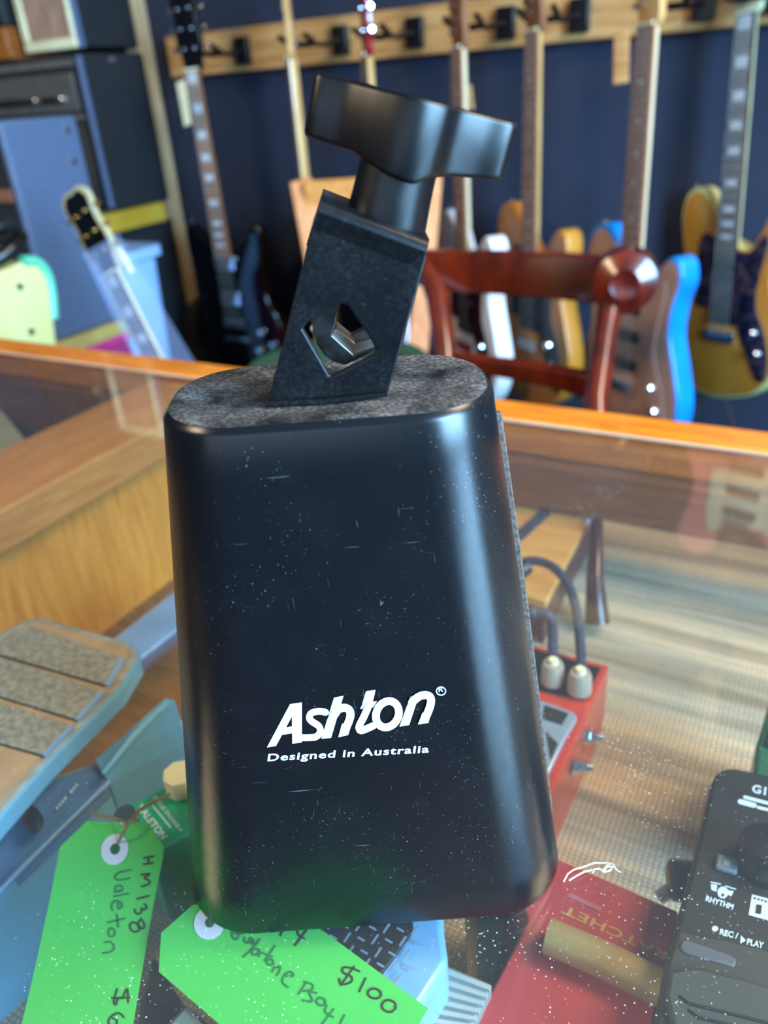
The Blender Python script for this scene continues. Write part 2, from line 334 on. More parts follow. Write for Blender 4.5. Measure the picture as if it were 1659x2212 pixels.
def dusty(name, amount, base=(.006, .006, .007), dust=(.30, .285, .26)):
    m = bpy.data.materials.new(name); m.use_nodes = True; global nt, tc
    nt = m.node_tree; b = nt.nodes['Principled BSDF']; tc = nt.nodes.new('ShaderNodeTexCoord')
    a = scuff(90, (1, 1, 1), .30, .72, 8); c = scuff(900, (1, 1, 1), .40, .72, 3); d = mul(a, c); f_ = mul(scuff(2600, (.3, 1, 1), .68, .76, 2), min(.8, amount*3))
    t = mul(mul(mul(d, amount), mul(a, amount*.28), 'ADD'), f_, 'ADD')
    mx = nt.nodes.new('ShaderNodeMix'); mx.data_type = 'RGBA'; mx.clamp_factor = True; nt.links.new(t, mx.inputs[0]); mx.inputs[6].default_value = (*base, 1); mx.inputs[7].default_value = (*dust, 1)
    nt.links.new(mx.outputs[2], b.inputs['Base Color']); b.inputs['Roughness'].default_value = .42 if amount > .1 else .3; b.inputs['Specular IOR Level'].default_value = .5 if amount > .1 else .18
    return m
M_dusty = dusty('dusty_black_enamel', .8, dust=(.25, .225, .20))
M_dusty2 = dusty('lightly_dusty_black', .03, base=(.003, .0032, .004))
rs = [bsec(0, .0016, 0), bsec(0, .0004, .0004), bsec(0, 0, .0015)]+[bsec(k/12) for k in range(1, 12)]+[bsec(.985), bsec(.992, .0004), bsec(.998, .0014)]
MB().rings(rs, False, False).build('shell', M_enamel, bell, smooth=True)
ins = [bsec(0, .0016, 0), bsec(0, .0020, .002), bsec(.5, .002), bsec(.97, .002)]
MB().rings(ins, False, True).build('inner_wall', M_dusty2, bell, smooth=True)
MB().rings([bsec(.998, .0014), bsec(1, .0028), bsec(1, .0045, BH-.0002), bsec(1, .012, BH-.0005)], False, True).build('crown', M_dusty, bell, smooth=True)
# welded side seams
def xs(t, side): q = [a+(b_-a)*t for a, b_ in zip(B0, B1)]; return (q[1], (q[2]+q[3])/2) if side > 0 else (q[0], (q[2]+q[3])/2)
for sd in (1,):
    top, bot = [], []
    r_ = []
    for k in range(13):
        t = k/12*.93; x, y = xs(t, sd); y += .004; z = BH*t
        w_ = .0022+.0008*math.sin(t*3.1)
        r_.append([(x-sd*.001, y-.0012, z), (x+sd*w_, y-.0010, z), (x+sd*w_, y+.0012, z), (x-sd*.001, y+.0014, z)])
    MB().rings(r_).build('side_seam', mat('seam_dusty_brown', '33271f', .65, col2='5d4c40', scale=700), bell, bevel=.0004)
# bracket: plate drawn on its own plane
FY = .188
plane = (tuple(CF), tuple(CF*FY)); BMI = bellM.inverted()
def bl(px, py, y=FY):
    return BMI @ pt(px, py, n=(tuple(CF), tuple(CF*y)))
c4 = [bl(578, 872), bl(838, 850), bl(921, 560), bl(921, 540), bl(686, 452), bl(678, 470)]
hole = [bl(654, 711), bl(662, 700), bl(738, 656), bl(752, 660), bl(798, 728), bl(812, 756), bl(806, 768), bl(722, 811), bl(712, 812)]
bm = bmesh.new()
def loop(ps, rev=False):
    vs = [bm.verts.new(p) for p in ps]; return vs, [bm.edges.new((vs[i], vs[(i+1) % len(vs)])) for i in range(len(vs))]
ov, oe = loop(c4[:3]+c4[3:5]+c4[5:]); hv, he = loop(hole)
bmesh.ops.triangle_fill(bm, edges=oe+he, use_beauty=True)
ext = bmesh.ops.extrude_face_region(bm, geom=bm.faces[:]); bmesh.ops.translate(bm, verts=[g for g in ext['geom'] if isinstance(g, bmesh.types.BMVert)], vec=(0, .0024, 0))
bmesh.ops.recalc_face_normals(bm, faces=bm.faces); me = bpy.data.meshes.new('bracket'); bm.to_mesh(me); bm.free()
br = bpy.data.objects.new('bracket', me); COL.objects.link(br); br.parent = bell; me.materials.append(M_dusty2)
bv = br.modifiers.new('b', 'BEVEL'); bv.width = .0005; bv.segments = 2; bv.angle_limit = math.radians(40); bv.limit_method = 'ANGLE'
for p in me.polygons: p.use_smooth = False
# folded top of the bracket and its rear leg
tl, trr = bl(684, 456), bl(921, 545); ex = (trr-tl); exn = ex.normalized(); ez = Vector((-exn.z, 0, exn.x))
prof = [(0.0, -.004), (0, .0), (.0008, .0016), (.0026, .0026), (.011, .0026), (.0215, .0026), (.0235, .0016), (.0243, 0), (.0243, -.012), (.0220, -.012), (.0220, -.0005), (.0210, .0002), (.003, .0002), (.0023, -.0008), (.0023, -.004)]
def brp(u, q): return tl+exn*u+Vector((0, q[0], 0))+ez*q[1]
W_ = ex.length
top_ = MB().rings([[brp(0, q) for q in prof], [brp(W_, q) for q in prof]])
for v in top_.v:
    if v.z < BH: v.z = BH-.0005
top_.build('bracket_fold', M_dusty2, br, smooth=True)
MB().tube([(bl(575, 872)+Vector((0, -.0012, .0003))), (bl(700, 868)+Vector((0, -.0014, .0003))), (bl(836, 852)+Vector((0, -.0010, .0005)))], [.0008, .0012, .0006], 8).build('weld_bead', M_dusty2, br, smooth=True)
# knob
S0 = bl(830, 500, FY+.0125); S1 = bl(858, 372, FY+.0125); ax = (S1-S0).normalized(); e1 = Vector((ax.z, 0, -ax.x)); e2 = Vector((0, 1, 0))
kn = mat('glossy_black_plastic', '050608', .36, col2='101216', scale=260, lo=.5, hi=.9, spec=.38)
SL = (S1-S0).length
MB().lathe(S0+ax*.0004, ax, [(.0085, 0), (.0098, .0006), (.0100, .002), (.0096, SL*.6), (.0093, SL+.004)], 40).build('knob_stem', kn, bell, smooth=True)
ko = cr([(-.0285, .007), (-.0275, .002), (-.019, -.001), (-.0105, -.0075), (-.001, -.0125), (.0075, -.0105), (.0120, -.0055), (.020, -.0025), (.0285, -.0008), (.0305, .006), (.0285, .0095), (.018, .0105), (.009, .013), (0, .0145), (-.009, .013), (-.019, .012), (-.027, .0115)], 6)
KM = Matrix(((e1.x, e2.x, ax.x, 0), (e1.y, e2.y, ax.y, 0), (e1.z, e2.z, ax.z, 0), (0, 0, 0, 1)))
KO = S0+ax*(SL-.0010)+e1*.0007
kb = MB().slab([(p.x*.835, p.y*.86) for p in ko], 0, .0175, .0012)
for v in kb.v:                                   # scalloped underside: deepest at the hub
    if v.z < .008:
        X_ = v.x; xs_ = [-.026, -.012, -.004, .003, .007, .027]; zs_ = [.0036, .0030, .0004, 0, .0024, .0052]
        v.z += float(np.interp(X_, xs_, zs_))
for i_, v in enumerate(kb.v): kb.v[i_] = Matrix.Translation(KO) @ KM @ v
kb.build('wing_knob', kn, bell, smooth=True)
# clamp bolt and steel jaw seen through the diamond
def jw(name, px, y0_, y1_, m_):
    f_ = lambda q: bl(600+q[0]/5.925, 600+q[1]/5.925, FY+y0_)
    A_ = [f_(q) for q in px]; MB().prism(A_, [v+Vector((0, y1_-y0_, 0)) for v in A_]).build(name, m_, bell, smooth=True, bevel=.0003)
M_steeld = mat('dark_worn_steel', (.16, .16, .17), .32, 1, col2=(.05, .045, .04), scale=160)
jw('clamp_jaw', [(425, 500), (450, 700), (500, 850), (600, 1000), (720, 1080), (860, 1120), (990, 1065), (1330, 890), (1280, 880), (970, 985), (700, 742), (705, 690), (735, 600), (790, 340), (560, 380)], .008, .0125, M_steeld)
jw('jaw_lip', [(705, 690), (742, 640), (985, 838), (1220, 776), (1330, 860), (970, 985), (700, 742)], .0095, .0165, mat('bright_worn_steel', (.62, .58, .54), .35, 1, col2=(.35, .27, .2), scale=120))
jw('clamp_bar', [(860, 775), (1160, 630), (1250, 760), (980, 845)], .014, .017, M_steeld)
# printed lettering on the flat front
fn = Vector((0, -BH, (B1[2]-B0[2]))).normalized(); fn = Vector((0, -BH, B0[2]-B1[2]))
R3 = bellM.to_3x3(); nfront = Vector((0, -BH, (B1[2]-B0[2]))).normalized(); P0w = bellM @ (Vector((0, B0[2], 0))+nfront*.00012); nw = R3 @ nfront
def onfront(px, py): return BMI @ pt(px, py, n=(tuple(nw), tuple(P0w)))
def lg(x, y): return onfront(540+x/3.607, 1440+y/3.607)
M_print = mat('white_print', 'd5e4ee', .45, col2='c2d6e4', scale=500)
lg_ref[0] = lg; DN[0] = nfront
q = MB()
polys = [[(132, 630), (312, 293), (350, 287), (328, 385), (203, 618)], [(326, 291), (404, 279), (404, 590), (330, 601)], [(258, 478), (335, 464), (335, 518), (232, 534)],
         [(655, 242), (728, 228), (632, 555), (556, 562)], [(905, 192), (978, 182), (955, 280), (875, 290)], [(878, 291), (988, 268), (972, 316), (858, 330)],
         [(1250, 232), (1320, 212), (1240, 455), (1165, 467)]]
polys += ribbon2(cr([(590, 355), (535, 348), (478, 362), (462, 400), (488, 430), (535, 462), (548, 505), (515, 545), (455, 552), (398, 552)], 4, False), 52)
polys += ribbon2(cr([(640, 400), (690, 330), (745, 318), (780, 345), (778, 400), (750, 470)], 4, False), 62, cap=True)+[[(718, 440), (795, 430), (765, 528), (688, 546)]]
polys += ribbon2(cr([(925, 300), (885, 390), (850, 460), (862, 492), (905, 480), (960, 455)], 4, False), 56)
polys += ribbon2(ell(1070, 364, 86, 106, .42, 32), 60, True)
polys += ribbon2(cr([(1262, 268), (1320, 222), (1378, 214), (1408, 240), (1402, 300), (1375, 370)], 4, False), 62)+[[(1342, 350), (1418, 330), (1388, 428), (1308, 440)]]
polys += ribbon2(ell(1487, 180, 36, 32), 8, True)
decal(q, polys, lg)
text_px(q, 'R', (1470, 198), (1507, 194), (0, -38), lg, .02)
text_px(q, 'Designed in Australia', (136, 736), (1392, 668), (8, -58), lg, .022, 1.12)
q.build('printed_logo', M_print, bell)

# ------------------------------------------------------------------ things in the counter
def flat(dz): return lambda px, py: pt(px, py, g=dz)
def prismpx(px, zt, zb, spread=0):
    top = [pt(a, b_, g=zt) for a, b_ in px]; return MB().prism(top, [Vector((p.x, p.y, ZG+zb)) for p in top])
def base(px, zt, zb):
    c = sum((pt(a, b_, g=zt) for a, b_ in px), Vector())/len(px); return (c.x, c.y, ZG+zb)
ZB = -.1235
# blue volume pedal
M_pb = mat('powder_blue_metal', '6aabc8', .35, col2='5e9dbc', scale=30, coat=.3)
M_pb2 = mat('deep_blue_plastic', '5580ae', .35, col2='4c749f', scale=40)
ZR = ZB; ZB = -.1685
bp = thing('volume_pedal', 'pale blue guitar volume pedal with three grey grip pads under the glass', 'pedal', base([(0, 1800)], -.07, ZB))
tr_ = [(-200, 1468), (60, 1336), (86, 1333), (276, 1384), (298, 1400), (302, 1424), (262, 1490), (101, 1650), (0, 1764), (-180, 1975), (-560, 1900)]
tread = prismpx(tr_, -.022, -.034); part(bp, 'treadle', tread, M_pb, bevel=.002, seg=3)
part(bp, 'treadle_rim', prismpx([(-196, 1472), (62, 1339), (86, 1337), (272, 1387), (292, 1401), (295, 1420), (256, 1484), (97, 1644), (-4, 1758), (-180, 1965), (-540, 1893)], -.0212, -.023), mat('worn_silver_rim', 'a9a8a0', .5, col2='8f8a7e', scale=120), bevel=.0006)
part(bp, 'tan_pad', prismpx([(-180, 1480), (66, 1347), (84, 1345), (262, 1394), (276, 1405), (278, 1418), (244, 1476), (88, 1634), (-14, 1748), (-180, 1945), (-500, 1880)], -.0204, -.0215), mat('tan_rubber', 'b99b78', .7, col2='a78863', scale=60))
M_grip = mat('grey_grip_rubber', '9c9c92', .75, col2='77776c', scale=300, bump=.4)
for g_ in ([(62, 1350), (262, 1419), (229, 1478), (-40, 1400)], [(-60, 1398), (219, 1492), (164, 1552), (-130, 1462)], [(-140, 1470), (151, 1567), (93, 1629), (-220, 1540)]):
    o = part(bp, 'grip_pad', prismpx(g_, -.0192, -.0206), M_grip, bevel=.0004)
    a, b_, c_, d_ = g_
    part(bp, 'pad_groove', prismpx([(d_[0], d_[1]+1), (c_[0], c_[1]+1), (c_[0]-2, c_[1]+6), (d_[0]-2, d_[1]+6)], -.0200, -.0206), M_tolex)
    part(bp, 'pad_trim', prismpx([(b_[0]-1, b_[1]), (b_[0]+6, b_[1]+2), (c_[0]+5, c_[1]+3), (c_[0]-2, c_[1])], -.0190, -.0206), mat('light_blue_trim_highlight', '7fb0dc', .35))
body = MB(); B = lambda x, y, z: pt(x, y, g=z)
vt = [B(60, 1700, -.052), B(128, 1672, -.052), B(207, 1645, -.052), B(236, 1690, -.052), B(0, 1925, -.052), B(-260, 2120, -.052), B(-420, 1900, -.052)]
body.prism(vt, [Vector((v.x, v.y, ZG+ZB)) for v in vt]); part(bp, 'body', body, M_pb, bevel=.002)
wa, wb, wc_, wh1, wh0, wa1, wc1 = B(207, 1641, -.045), B(357, 1509, -.032), B(378, 1513, -.032), B(338, 1545, -.034), B(224, 1674, -.047), B(236, 1692, -.052), B(404, 1605, -.058)
dn = lambda v: Vector((v.x, v.y, ZG+ZB))
part(bp, 'toe_wall', MB().add([wa, wb, wc_, wh1, wh0, wa1, wc1, dn(wa1), dn(wc1), dn(wc_), dn(wb), dn(wa)], [(0, 1, 3, 4), (4, 3, 5), (3, 6, 5), (3, 2, 6), (3, 1, 2), (5, 6, 8, 7), (2, 9, 8, 6), (1, 10, 9, 2), (0, 11, 10, 1), (0, 4, 5, 7, 11), (7, 8, 9, 10, 11)]), M_pb)
part(bp, 'side_ridge', MB().tube([B(222, 1672, -.040), B(290, 1590, -.036), B(366, 1513, -.033)], [.0012, .0022, .0010], 8), M_pb, smooth=True)
part(bp, 'top_deck', prismpx([(110, 1690), (206, 1646), (232, 1691), (120, 1800), (0, 1915), (-240, 2100), (-320, 1950)], -.050, -.06), M_pb2, bevel=.001)
part(bp, 'deck_edge_highlight', MB().tube([B(236, 1689, -.047), B(120, 1802, -.047), B(0, 1924, -.047), B(-120, 2020, -.047)], .0011, 8), mat('light_blue_trim_highlight', '7fb0dc', .35), smooth=True)  # highlight along the deck edge, put into the colour as a lighter blue tube
part(bp, 'adjust_screw', MB().prism([B(x, y, -.038) for x, y in ((52, 1752), (66, 1735), (82, 1745), (96, 1770), (86, 1788), (66, 1792), (54, 1775))], [B(x, y+8, -.05) for x, y in ((52, 1752), (66, 1735), (82, 1745), (96, 1770), (86, 1788), (66, 1792), (54, 1775))]), M_black, bevel=.001)
qd = MB(); decal(qd, [[(120+i*6, 1745-i*7), (124+i*6, 1741-i*7), (127+i*6, 1745-i*7), (123+i*6, 1749-i*7)] for i in range(8) if i != 4], flat(-.0478)); part(bp, 'printed_marks', qd, M_print)
part(bp, 'toe_bar', MB().prism([B(228, 1392, -.075), B(380, 1272, -.075), B(470, 1270, -.075), B(460, 1300, -.075), B(305, 1425, -.075), B(262, 1432, -.075)], [B(228, 1425, -.12), B(380, 1305, -.12), B(470, 1300, -.12), B(460, 1330, -.12), B(305, 1455, -.12), B(262, 1462, -.12)]), mat('bright_blue_metal', '7da3cf', .3, col2='6f93bd', scale=30, coat=.3), bevel=.003, seg=3)
# green pedal
M_gr = mat('emerald_metal', '0fa87f', .35, col2='0c9a74', scale=40, coat=.3)
gp = thing('effect_pedal', 'emerald green effect pedal with cream octagonal knob beside the blue pedal', 'pedal', base([(380, 1780)], -.04, ZB))
gtop = [(250, 1756), (374, 1688), (480, 1640), (560, 1690), (520, 1735), (354, 1830), (322, 1846), (300, 1812)]
part(gp, 'body', prismpx(gtop, -.036, -.085), M_gr, bevel=.0015)
qd = MB(); f_ = flat(-.0357); cg = lambda x, y: f_(240+x/8.295, 1620+y/8.295)
text_px(qd, 'VALETON', (455, 1030), (905, 1615), (110, -75), cg, .03); text_px(qd, 'SURGE ENGINE-4', (745, 850), (1235, 1470), (60, -45), cg, .01)
decal(qd, ribbon2([(745, 1000), (1070, 1390)], 26, cap=False), cg); part(gp, 'printed_lettering', qd, M_print)
def knobpx(root, name, px, py, zt, zb, r, n, m, taper=1.15):
    c = pt(px, py, g=zt); 
    t = [Vector((c.x+r*math.cos(2*math.pi*k/n+.3), c.y+r*math.sin(2*math.pi*k/n+.3), c.z)) for k in range(n)]
    bb = [Vector((c.x+(v.x-c.x)*taper, c.y+(v.y-c.y)*taper, ZG+zb)) for v in t]
    return part(root, name, MB().prism(t, bb), m, bevel=.0006, smooth=False)
knobpx(gp, 'cream_knob', 386, 1668, -.023, -.034, .0078, 8, M_cream, 1.0)
knobpx(gp, 'cream_knob', 440, 1705, -.023, -.034, .0078, 8, M_cream, 1.0)
c_ = pt(269, 1757, g=-.014)
part(gp, 'footswitch', MB().lathe((c_.x, c_.y, c_.z-.022), (0, 0, 1), [(.0035, 0), (.0035, .012), (.0052, .0125), (.0054, .020), (.0046, .022)], 20), M_chrome, smooth=True)
ZB = ZR
# price tags
M_tag = mat('green_card', '46bf50', .8, col2='3fb54a', scale=12)
M_ring = mat('white_eyelet_ring', 'd9dcf0', .6)
M_blk = mat('black_marker', '2b2418', .8); M_grn = mat('green_marker', '07703a', .8)
def bezl(poly, zt, thick): return prismpx(poly, zt, zt-thick)
t1 = thing('price_tag', 'green card price tag hanging off the emerald pedal, written HM138', 'price tag', base([(230, 2000)], -.02, -.021))
z1 = -.0165; part(t1, 'card', bezl([(130, 1829), (187, 1774), (322, 1778), (354, 1828), (352, 1850), (330, 1960), (285, 2225), (262, 2330), (10, 2330), (50, 2200), (78, 2080), (108, 1940)], z1, .0004), M_tag)
def ring(root, cx, cy, rx, ry, rot, hx, hy, z):
    o_ = ell(cx, cy, rx, ry, rot, 32); i_ = ell(cx+1, cy-1, hx, hy, rot, 32); f = flat(z); f2 = flat(z-.0003)
    mb = MB(); vs = [f(*p) for p in o_]+[f(*p) for p in i_]+[f2(*p) for p in o_]; mb.add(vs, [(k, (k+1) % 32, 32+(k+1) % 32, 32+k) for k in range(32)]+[(k, 64+k, 64+(k+1) % 32, (k+1) % 32) for k in range(32)])
    part(root, 'eyelet_ring', mb, M_ring)
    mb = MB(); mb.add([flat(z+.0001)(*p) for p in i_], [tuple(range(32))]); part(root, 'eyelet_hole', mb, mat('eyelet_shadow_green', '0b5a38', .9))
ring(t1, 247.5, 1835, 29, 34, .35, 10.5, 12.5, z1+.0004)
h1 = lambda x, y: flat(z1+.0003)(60+x/5.122, 1780+y/5.122)
def strokes(root, name, S, w, f, m):
    mb = MB()
    for s in S: decal(mb, ribbon2(cr(s, 3, False) if len(s) > 2 else s, w), f)
    part(root, name, mb, m)
strokes(t1, 'black_handwriting', [[(1282, 375), (1395, 355)], [(1280, 447), (1385, 430)], [(1335, 368), (1330, 440)], [(1255, 565), (1348, 550), (1290, 602), (1345, 625), (1335, 665), (1258, 693)], [(1205, 830), (1340, 795)],
        [(1290, 885), (1315, 925), (1280, 950), (1262, 930), (1255, 975), (1220, 998), (1187, 975), (1185, 945)], [(1255, 1050), (1215, 1110), (1235, 1165), (1195, 1195), (1145, 1175), (1130, 1120), (1165, 1088), (1215, 1110), (1265, 1160), (1292, 1120), (1255, 1050)],
        [(1110, 1975), (1105, 1832), (1078, 1855), (1050, 1925), (1000, 1930), (975, 2000), (952, 1965), (990, 1825)], [(930, 1925), (1130, 1920)], [(1065, 2140), (1010, 2092), (935, 2120), (893, 2180), (915, 2235), (975, 2230), (985, 2170), (940, 2150)]], 20, h1, M_blk)
strokes(t1, 'green_handwriting', [[(1140, 510), (1010, 535), (962, 590), (1000, 622), (1125, 600)], [(1030, 682), (975, 690), (972, 740), (1035, 735), (1045, 700), (1025, 680)], [(1040, 742), (955, 752)], [(1115, 770), (950, 802)],
        [(1000, 870), (1000, 938), (1040, 915), (1030, 865), (965, 850), (928, 900), (935, 960)], [(1075, 1045), (888, 1090)], [(985, 1000), (1000, 1140)], [(890, 1190), (925, 1150), (965, 1190), (945, 1240), (900, 1240), (890, 1190)], [(848, 1312), (920, 1306), (955, 1365), (920, 1412), (832, 1430)]], 18, h1, M_grn)
M_twine = mat('brown_twine', '8a6b3f', .9)
tw = MB(); tw.tube([pt(253, 1826, g=z1-.001), pt(262, 1806, g=-.012), pt(282, 1772, g=-.010), pt(300, 1750, g=-.014), pt(340, 1728, g=-.018), pt(366, 1716, g=-.026)], .0007, 6)
tw.tube([pt(198, 1757, g=-.014), pt(225, 1764, g=-.012), pt(250, 1767, g=-.0125), pt(275, 1778, g=-.011)], .0006, 6); part(t1, 'twine', tw, M_twine, smooth=True)
t2 = thing('price_tag', 'green card price tag under the mouth of the cowbell, priced at $100', 'price tag', base([(600, 2100)], -.012, -.013))
z2 = -.0095; part(t2, 'card', bezl([(348, 2015), (417, 1954), (600, 1958), (700, 2012), (924, 2178), (860, 2290), (620, 2330), (478, 2216), (343, 2099)], z2, .0004), M_tag)
ring(t2, 452, 1994, 33, 36, .3, 10, 11, z2+.0004)
h2 = lambda x, y: flat(z2+.0003)(480+x/3.456, 1980+y/3.456)
strokes(t2, 'black_handwriting', [[(470, 60), (435, 140)], [(560, 80), (570, 135), (615, 165)], [(630, 100), (543, 215)], [(1025, 408), (965, 385), (905, 380), (903, 418), (965, 448), (960, 490), (890, 505), (875, 465)], [(985, 372), (885, 512)], [(1070, 460), (1023, 558)], ell(1138, 575, 50, 36, .2, 14)+[ell(1138, 575, 50, 36, .2, 14)[0]], ell(1245, 668, 52, 44, .2, 14)+[ell(1245, 668, 52, 44, .2, 14)[0]]], 15, h2, M_blk)
strokes(t2, 'green_handwriting', [[(120, 95), (80, 105), (75, 150), (100, 172), (125, 140), (100, 125), (150, 130)], [(165, 155), (168, 192), (195, 195), (212, 158), (215, 205)], [(232, 170), (238, 210), (268, 190)], [(278, 168), (225, 240), (155, 300)], [(275, 245), (230, 245), (225, 285), (262, 280), (278, 248), (275, 300)], [(392, 218), (345, 290), (318, 330)], [(288, 268), (375, 300)], ell(358, 340, 24, 22, 0, 10)+[ell(358, 340, 24, 22, 0, 10)[0]],
        [(400, 362), (372, 412)], [(392, 385), (428, 372), (432, 395), (408, 440)], [(462, 442), (532, 442), (512, 412), (465, 435), (450, 490), (492, 528)], [(628, 490), (570, 578)], [(612, 485), (675, 508), (668, 545), (605, 556)], [(705, 570), (648, 562), (665, 600), (668, 635), (602, 625)], ell(738, 635, 34, 28, .3, 12)+[ell(738, 635, 34, 28, .3, 12)[0]], [(782, 662), (768, 712), (828, 750)], [(832, 690), (745, 802)], [(912, 735), (870, 820)]], 14, h2, M_grn)
# pale blue pedal with black grip beneath the tag
bb = thing('compact_pedal', 'pale sky blue compact pedal with black patterned grip pad beneath the $100 tag', 'pedal', base([(880, 2080)], -.03, ZB))
M_sky = mat('sky_blue_metal', '86b9e2', .35, col2='7cafd8', scale=20, coat=.2)
part(bb, 'body', prismpx([(560, 1880), (957, 1930), (958, 2003), (969, 2077), (916, 2162), (800, 2330), (520, 2250)], -.022, ZB), M_sky, bevel=.0025, seg=3)
part(bb, 'grip_pad', prismpx([(600, 1915), (890, 1950), (893, 2010), (824, 2103), (740, 2200), (560, 2140)], -.0205, -.023), M_tolex, bevel=.0005)
q = MB()
for i in range(7):
    for j in range(5):
        cx, cy = 715+i*30+(j % 2)*14-j*9, 1998+j*26+i*2
        if (i+j) % 2: decal(q, ribbon2([(cx-6, cy-3), (cx+6, cy+4)], 5), flat(-.0203))
        else: decal(q, ribbon2([(cx+6, cy-10), (cx-6, cy+8)], 5), flat(-.0203))
part(bb, 'grip_pattern', q, mat('pale_grey_print', '9aa0ad', .5))
# grey ribbed block, teal box, dark slab with cream end
rb = thing('ribbed_box', 'grey ribbed plastic box at the bottom edge beside the sky blue pedal', 'box', base([(990, 2170)], -.06, ZB))
rpx = [(955, 2080), (1064, 2126), (1010, 2240), (880, 2230)]
part(rb, 'body', prismpx(rpx, -.045, ZB), mat('grey_plastic', '8e9a96', .5), bevel=.001)
for k in range(7):
    a = (k+.3)/7.; A_ = Vector(rpx[0]).lerp(Vector(rpx[3]), a); B_ = Vector(rpx[1]).lerp(Vector(rpx[2]), a); A2_ = Vector(rpx[0]).lerp(Vector(rpx[3]), a+.07); B2_ = Vector(rpx[1]).lerp(Vector(rpx[2]), a+.07)
    part(rb, 'rib', prismpx([A_, B_, B2_, A2_], -.0435, -.0452), mat('pale_grey_plastic', 'a9b3ae', .5))
tb = thing('small_box', 'small teal box with a tan stripe next to the red ratchet box', 'box', base([(1050, 2050)], -.09, ZB))
part(tb, 'body', prismpx([(1036, 1960), (1100, 1960), (1068, 2130), (1032, 2118)], -.085, ZB), mat('dull_teal', '4f7673', .6), bevel=.001)
part(tb, 'stripe', prismpx([(1004, 1960), (1037, 1960), (1033, 2118), (1006, 2105)], -.086, ZB), mat('tan_card', '9c8055', .7), bevel=.001)
ds = thing('power_supply', 'black power supply brick with cream end in the lower left of the counter', 'power supply', base([(430, 2200)], -.06, ZB))
part(ds, 'case', prismpx([(395, 2165), (330, 2060), (300, 2170), (290, 2300), (500, 2330), (480, 2230)], -.05, ZB), mat('worn_black_plastic', '1a1b1a', .5, col2='2c2e2b', scale=200), bevel=.002)
part(ds, 'cream_end', prismpx([(352, 2216), (402, 2165), (450, 2225), (440, 2330), (300, 2330)], -.042, -.06), mat('beige_plastic', 'c9bfa6', .5), bevel=.002)
# red ratchet box
rx = thing('gift_box', 'red cardboard box with upside-down gold RATCHET lettering and a gold handle', 'box', base([(1250, 2060)], -.06, ZB))
rpl = [(1090, 1815), (1215, 1859), (1466, 1968), (1410, 2212), (1370, 2330), (960, 2330), (1040, 2180), (1120, 2030), (1140, 1990)]
part(rx, 'body', prismpx(rpl, -.052, ZB), mat('red_card', 'b2333c', .55, col2='a52c36', scale=20, spec=.6), bevel=.001)
qd = MB(); cr3 = lambda x, y: flat(-.0517)(1050+x/3.858, 1820+y/3.858)
text_px(qd, 'RATCHET', (1520, 915), (655, 520), (-34, 66), cr3, .02, 1.05); part(rx, 'gold_lettering', qd, mat('gold_print', 'c9a04e', .5))
qd = MB(); decal(qd, ribbon2([(690, 435), (960, 560)], 40, cap=False), cr3); part(rx, 'faded_caption', qd, mat('faded_pink_print', 'b8687a', .6))
part(rx, 'gold_handle', MB().tube([pt(1183, 2022, g=-.045), pt(1300, 2072, g=-.045), pt(1440, 2140, g=-.045)], .0068, 20), mat('brushed_gold', 'b59a63', .4, .3), smooth=True)
# looper pedal
M_lp = mat('dark_looper_plastic', '1d1c1b', .42, col2='242220', scale=60)
lp = thing('multi_effect_pedal', 'dark grey looper pedal with white rhythm and play icons at lower right', 'pedal', base([(1600, 1950)], -.05, ZB))
zl = -.024
lo_ = [(1520, 1758), (1534, 1695), (1545, 1672), (1562, 1660), (1585, 1657), (1660, 1672), (1900, 1740), (1820, 2330), (1395, 2330), (1411, 2212), (1438, 2070), (1461, 1987), (1499, 1849)]
part(lp, 'body', prismpx(lo_, zl, -.07), M_lp, bevel=.002, seg=3)
part(lp, 'lower_deck', prismpx([(1466, 2006), (1500, 2014), (1516, 2020), (1560, 2025), (1720, 2066), (1700, 2330), (1402, 2330), (1418, 2212), (1442, 2080)], zl+.0016, zl-.003), mat('grey_looper_deck', '34332f', .5), bevel=.0012)
part(lp, 'footswitch', prismpx([(1446, 2094), (1500, 2085), (1640, 2120), (1720, 2150), (1700, 2330), (1480, 2330), (1437, 2150)], zl+.005, zl), mat('olive_grey_rubber', '3d3f38', .7), bevel=.0015)
for a, b_ in (((1468, 2152), (1720, 2225)), ((1488, 2182), (1720, 2248))):
    part(lp, 'tread_groove', MB().tube([pt(a[0], a[1], g=zl+.0052), pt(a[0]+20, a[1]+16, g=zl+.0052), pt(b_[0], b_[1], g=zl+.0052)], .0005, 6), M_black)
part(lp, 'grey_bar', prismpx([(1472, 2032), (1485, 2028), (1580, 2062), (1592, 2074), (1586, 2088), (1480, 2058), (1468, 2046)], zl+.0026, zl), mat('grey_bar_plastic', '55565c', .5), bevel=.0006)
for cx, cy in ((1571, 1863), (1652, 1887)):
    o = part(lp, 'button', prismpx([(cx-21, cy-22), (cx+26, cy-8), (cx+22, cy+22), (cx-26, cy+8)], zl+.0025, zl), mat('grey_button', '7d8594', .5), bevel=.0008)
    part(lp, 'button_lamp', prismpx([(cx-6, cy-7), (cx+7, cy-3), (cx+5, cy+7), (cx-8, cy+4)], zl+.0028, zl+.002), mat('amber_lens', 'b9b48e', .4))
qd = MB(); cl = lambda x, y: flat(zl+.0002)(1350+x/3.615, 1600+y/3.615)
text_px(qd, 'G1 FOUR', (990, 400), (1420, 495), (8, -62), cl, .03)
decal(qd, ribbon2([(900, 475), (1010, 505)], 40)+ribbon2([(935, 440), (1160, 500)], 26)+ribbon2([(1040, 520), (1160, 550)], 24), cl)
text_px(qd, 'RHYTHM', (628, 1250), (842, 1318), (10, -42), cl, .03)
